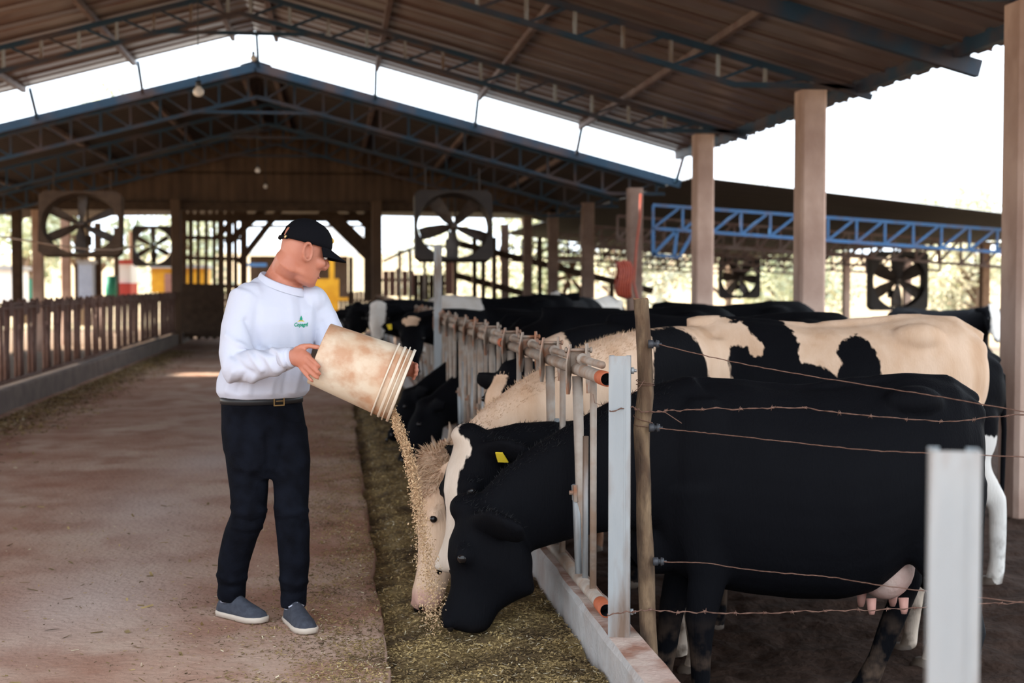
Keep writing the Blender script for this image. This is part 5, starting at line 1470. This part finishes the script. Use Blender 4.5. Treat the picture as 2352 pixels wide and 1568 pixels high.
for f in [([(535, 1165), (560, 1180), (610, 1172)], 7, .008), ([(540, 1190), (575, 1200), (608, 1190)], 6, -.007), ([(535, 1210), (570, 1215), (600, 1210)], 7, .007), ([(635, 1165), (670, 1178), (705, 1172)], 7, .007), ([(640, 1195), (675, 1192), (705, 1200)], 6, -.007), ([(500, 1320), (530, 1335), (563, 1325)], 7, .007), ([(500, 1345), (530, 1350), (563, 1345)], 6, -.007),
          ([(645, 1330), (675, 1345), (703, 1335)], 7, .008), ([(645, 1360), (675, 1365), (703, 1358)], 6, -.008), ([(612, 1000), (618, 1085)], 6, -.006), ([(520, 945), (550, 965), (575, 935)], 3.5, -.004), ([(600, 1060), (570, 1090)], 8, .005), ([(630, 1075), (660, 1100)], 8, .005)]: fold(*f)
h += np.array([.004 * noise.noise(Vector((c[0] * 9, c[1] * 9, c[2] * 7))) for c in co])
setco(me, co + nv * h[:, None])
trousers = pc(me, 'trousers', M['jeans'])
bt = lambda y, g: oval(atD(601.5, y, 6.42), LV, FV, .184 + g, .140 + g, 40)
b = MB(); b.loft([bt(924, 0), bt(924, .006), bt(908, .006), bt(908, 0)], cap=False); belt = pc(b, 'belt', M['belt'])
bu = bvh2 = None
c = atD(640, 916.5, 6.42) ; cc = c - _F * .128
q = Vector(oval(atD(601.5, 916, 6.42), LV, FV, .19, .146, 400)[0])
best = min((Vector(p) for p in oval(atD(601.5, 916, 6.42), LV, FV, .192, .148, 400)), key=lambda p: (project([p])[0][0][0] - 640) ** 2 + (100 if (p - atD(601.5, 916, 6.42)).dot(_F) > 0 else 0) ** 2)
R = Matrix((LV, -FV, ZV)).transposed()
b = MB()
for (dx, dz, sx, sz) in ((-.024, 0, .005, .042), (.024, 0, .005, .042), (0, .019, .05, .005), (0, -.019, .05, .005), (.004, 0, .04, .004)): b.box(best + LV * dx + ZV * dz, sx, .006, sz, R)
pc(b, 'belt_buckle', M['brass'], belt, False)
# ---- shoes
def shoe(heel, toe, ankle):
    heel = Vector((heel.x, heel.y, 0)); toe = Vector((toe.x, toe.y, 0))
    D = (toe - heel).normalized(); Sd = ZV.cross(D); L = .305
    heel = heel - D * (L - (toe - heel).length) * .5
    st = [(0, .022, .045), (.03, .036, .085), (.09, .040, .095), (.14, .043, .088), (.19, .049, .066), (.235, .050, .052), (.275, .042, .042), (.298, .025, .030)]
    up = MB(); up.loft([[heel + D * x + Sd * (w * math.cos(t)) + ZV * (.020 + max(0, (hh) * math.sin(t)) if math.sin(t) > 0 else .020) for t in [2 * PI * j / 22 for j in range(22)]] for x, w, hh in st])
    u = pc(up, 'shoe', M['shoe'])
    so = MB(); rings = []
    outl = [(-.003, .018), (.012, .034), (.06, .039), (.12, .041), (.19, .051), (.24, .052), (.285, .041), (.304, .02)]
    rings_ = []
    for z, g in ((.002, 0), (.018, .003), (.026, .002)):
        rings_.append([heel + D * x + Sd * (w + g) + ZV * (z + .012 * max(0, (x - .22) / .08) * .5) for x, w in outl] + [heel + D * x - Sd * (w + g) + ZV * (z + .012 * max(0, (x - .22) / .08) * .5) for x, w in reversed(outl)])
    so.loft(rings_); pc(so, 'sole', M['sole'], u)
    vm = MB(); vm.tube([heel + D * .11 + Sd * .035 + ZV * .088, heel + D * .125 + ZV * .107, heel + D * .11 - Sd * .035 + ZV * .088], .004, 6); pc(vm, 'shoe_rim', M['sock'], u)
    sk = MB(); sk.tube([heel + D * .065 + ZV * .07, heel + D * .06 + ZV * .15], [.040, .040], 16); pc(sk, 'sock', M['sock'])
shoe(atZ(492, 1408, 0), atZ(622, 1436, 0), None)
shoe(atZ(655, 1420, 0), atZ(722, 1466, 0), None)

# ================================================================== BUCKET
a0, a1 = atD(733, 811, 6.05), atD(924, 886, 6.07)
AX = (a1 - a0).normalized(); BL = (a1 - a0).length
BU = (ZV - AX * AX.z).normalized(); BV = AX.cross(BU)
def bring(t, r, n=48): return [a0 + AX * (t * BL) + BU * (r * math.cos(2 * PI * j / n)) + BV * (r * math.sin(2 * PI * j / n)) for j in range(n)]
bucket = empty('feed_bucket', a0, 'stained white plastic bucket held tilted by the man', 'bucket')
b = MB(); b.loft([bring(0.005, .128), bring(0, .134), bring(.01, .1365), bring(.80, .155), bring(1.0, .157), bring(1.0, .153), bring(.8, .151), bring(.03, .132), bring(.03, .01)])
b.build('bucket_wall', M['bucket'], bucket, True)
for t, w, r in ((.795, .018, .166), (.875, .03, .1615), (.925, .014, .168), (.985, .03, .165)):
    b = MB(); rr = .150 + .006 * t
    b.loft([bring(t - w / 2, rr), bring(t - w / 2, r - .001), bring(t - w / 2 + .004, r), bring(t + w / 2 - .004, r), bring(t + w / 2, r - .001), bring(t + w / 2, rr)], closed=True)
    b.build('rim_band', M['bucketrim'], bucket, True)
# ---- feed falling from the bucket
rnd = random.Random(11)
PATHF = [(905, 958, 6.0), (925, 1005, 6.03), (942, 1060, 6.06), (955, 1130, 6.08), (966, 1200, 6.09), (980, 1290, 6.09), (995, 1370, 6.08), (1004, 1440, 6.06)]
b = MB()
def chip(b, p, L, W, T, mi=0, flat=False):
    t = Vector((rnd.gauss(0, 1), rnd.gauss(0, 1), rnd.gauss(0, .25 if flat else 1))).normalized()
    s = t.cross(Vector((rnd.gauss(0, 1), rnd.gauss(0, 1), rnd.gauss(0, 1) + (3 if flat else 0)))).normalized()
    if flat: s = t.cross(Vector((rnd.gauss(0, .35), rnd.gauss(0, .35), 1))).normalized()
    n = t.cross(s)
    b.add([p - t * L - s * W, p + t * L - s * W, p + t * L * .9 + s * W, p - t * L * .9 + s * W, p + n * T], [(0, 1, 4), (1, 2, 4), (2, 3, 4), (3, 0, 4), (3, 2, 1, 0)], mi)
for i in range(6500):
    u = rnd.random() ** 1.7 * (len(PATHF) - 1.001); k = int(u); f = u - k
    p = atD(*PATHF[k]).lerp(atD(*PATHF[k + 1]), f)
    spread = .005 + .0028 * u + (.004 * (u - 4) if u > 4 else 0)
    p = p + Vector((rnd.gauss(0, spread), rnd.gauss(0, spread * 1.2), rnd.gauss(0, .02)))
    if p.z > .03: chip(b, p, rnd.uniform(.002, .0055), rnd.uniform(.0012, .003), .0016)
gr = b.build('falling_feed', M['grain'])
tag(gr, 'stream of tan ground feed falling from the bucket onto the trough', 'feed', kind='stuff')
b = MB(); b.loft([[p for p in bring(.90, .145, 24)], [p for p in bring(.60, .02, 24)]])
hp = MB()
for i in range(1500):
    tt = rnd.uniform(.55, .99); th = PI + rnd.gauss(0, .55); r = .148 - .09 * abs(rnd.gauss(0, .5)) * (1 - tt)
    p = a0 + AX * tt * BL + BU * (min(.146, r) * math.cos(th)) + BV * (min(.146, r) * math.sin(th))
    chip(hp, p, rnd.uniform(.003, .006), rnd.uniform(.002, .004), .002)
tag(hp.build('feed_in_bucket', M['grain']), 'tan ground feed lying inside the tilted bucket', 'feed', kind='stuff')

# ================================================================== SILAGE AND LITTER
def heap(x, y):
    u = max(0.0, min(1.0, (x - .2) / .79))
    near = math.exp(-((y - 5.6) / 1.6) ** 2)
    h = -.045 + .05 * smoothstep(.0, .25, u) + (.02 + .035 * near) * smoothstep(.3, .75, u) - .02 * smoothstep(.8, 1.0, u)
    h += .030 * nz(x, y, 3.2, 21) + .018 * nz(x, y, 9, 22) + .010 * nz(x, y, 24, 23)
    h += .035 * max(0, nz(0, y, .9, 30)) * u
    return h
b = MB(); vs, fs = grid(0, 1, 0, 1, 46, 620, lambda x, y: 0)
vv = []
for (u, t, _) in vs:
    y = 3.0 + 9 * t / .72 if t < .72 else 12 + 26 * (t - .72) / .28
    x = lane_edge(y) + .004 + (.988 - lane_edge(y) - .004) * u
    vv.append((x, y, heap(x, y)))
b.add(vv, fs)
sil = tag(b.build('silage', M['silageA'], smooth=True), 'chopped olive brown silage heaped along the trough against the curb', 'feed', kind='stuff')
b = MB()
for i in range(64000):
    y = 4.9 + 14 * rnd.random() ** 2.6
    x = rnd.uniform(.2, .985)
    sc = 1.0 + (y - 5) * .05
    z = heap(x, y) + rnd.uniform(-.003, .016)
    q = rnd.random()
    L = rnd.uniform(.003, .0095) * sc; W = rnd.uniform(.0013, .0038) * sc
    if q > .97: L *= 1.8; W *= .5
    chip(b, Vector((x, y, z)), L, W, .0022, 0 if q < .45 else 1 if q < .965 else 2, True)
b.build('silage_chips', [M['silageA'], M['silageB'], M['silageC']], sil)['kind'] = 'stuff'
b = MB()
def litter(n, fx, fy, s0, s1):
    for i in range(n):
        y = fy(); x = fx(y)
        if x > lane_edge(y) - .005: x = lane_edge(y) - .01
        q = rnd.random()
        L = rnd.uniform(s0, s1); W = L * rnd.uniform(.12, .34)
        chip(b, Vector((x, y, lane_z(x, y) + .004)), L, W, .002, 0 if q < .45 else 1 if q < .93 else 2, True)
def patch(x, y): return nz(x, y, 1.4, 44) + .5 * nz(x, y, 4, 45)
def fx1(y):
    while True:
        x = lane_edge(y) - abs(rnd.gauss(0, .34))
        if patch(x, y) > rnd.uniform(-.55, .30) or rnd.random() < .12: return x
litter(24000, fx1, lambda: 4.9 + 13 * rnd.random() ** 1.9, .003, .010)
litter(2600, lambda y: rnd.uniform(-3.4, .1), lambda: 5.0 + 12 * rnd.random() ** 1.8, .003, .010)
litter(150, lambda y: rnd.uniform(-2.4, .1), lambda: 5.0 + 5 * rnd.random(), .012, .032)
litter(15000, lambda y: -3.86 + abs(rnd.gauss(0, .34 + .22 * nz(0, y, .6, 71))) + .1, lambda: 11 + 22 * rnd.random(), .012, .034)
tag(b.build('straw_litter', [M['silageA'], M['silageB'], M['silageC']]), 'scattered straw and silage bits on the red lane', 'straw', kind='stuff')
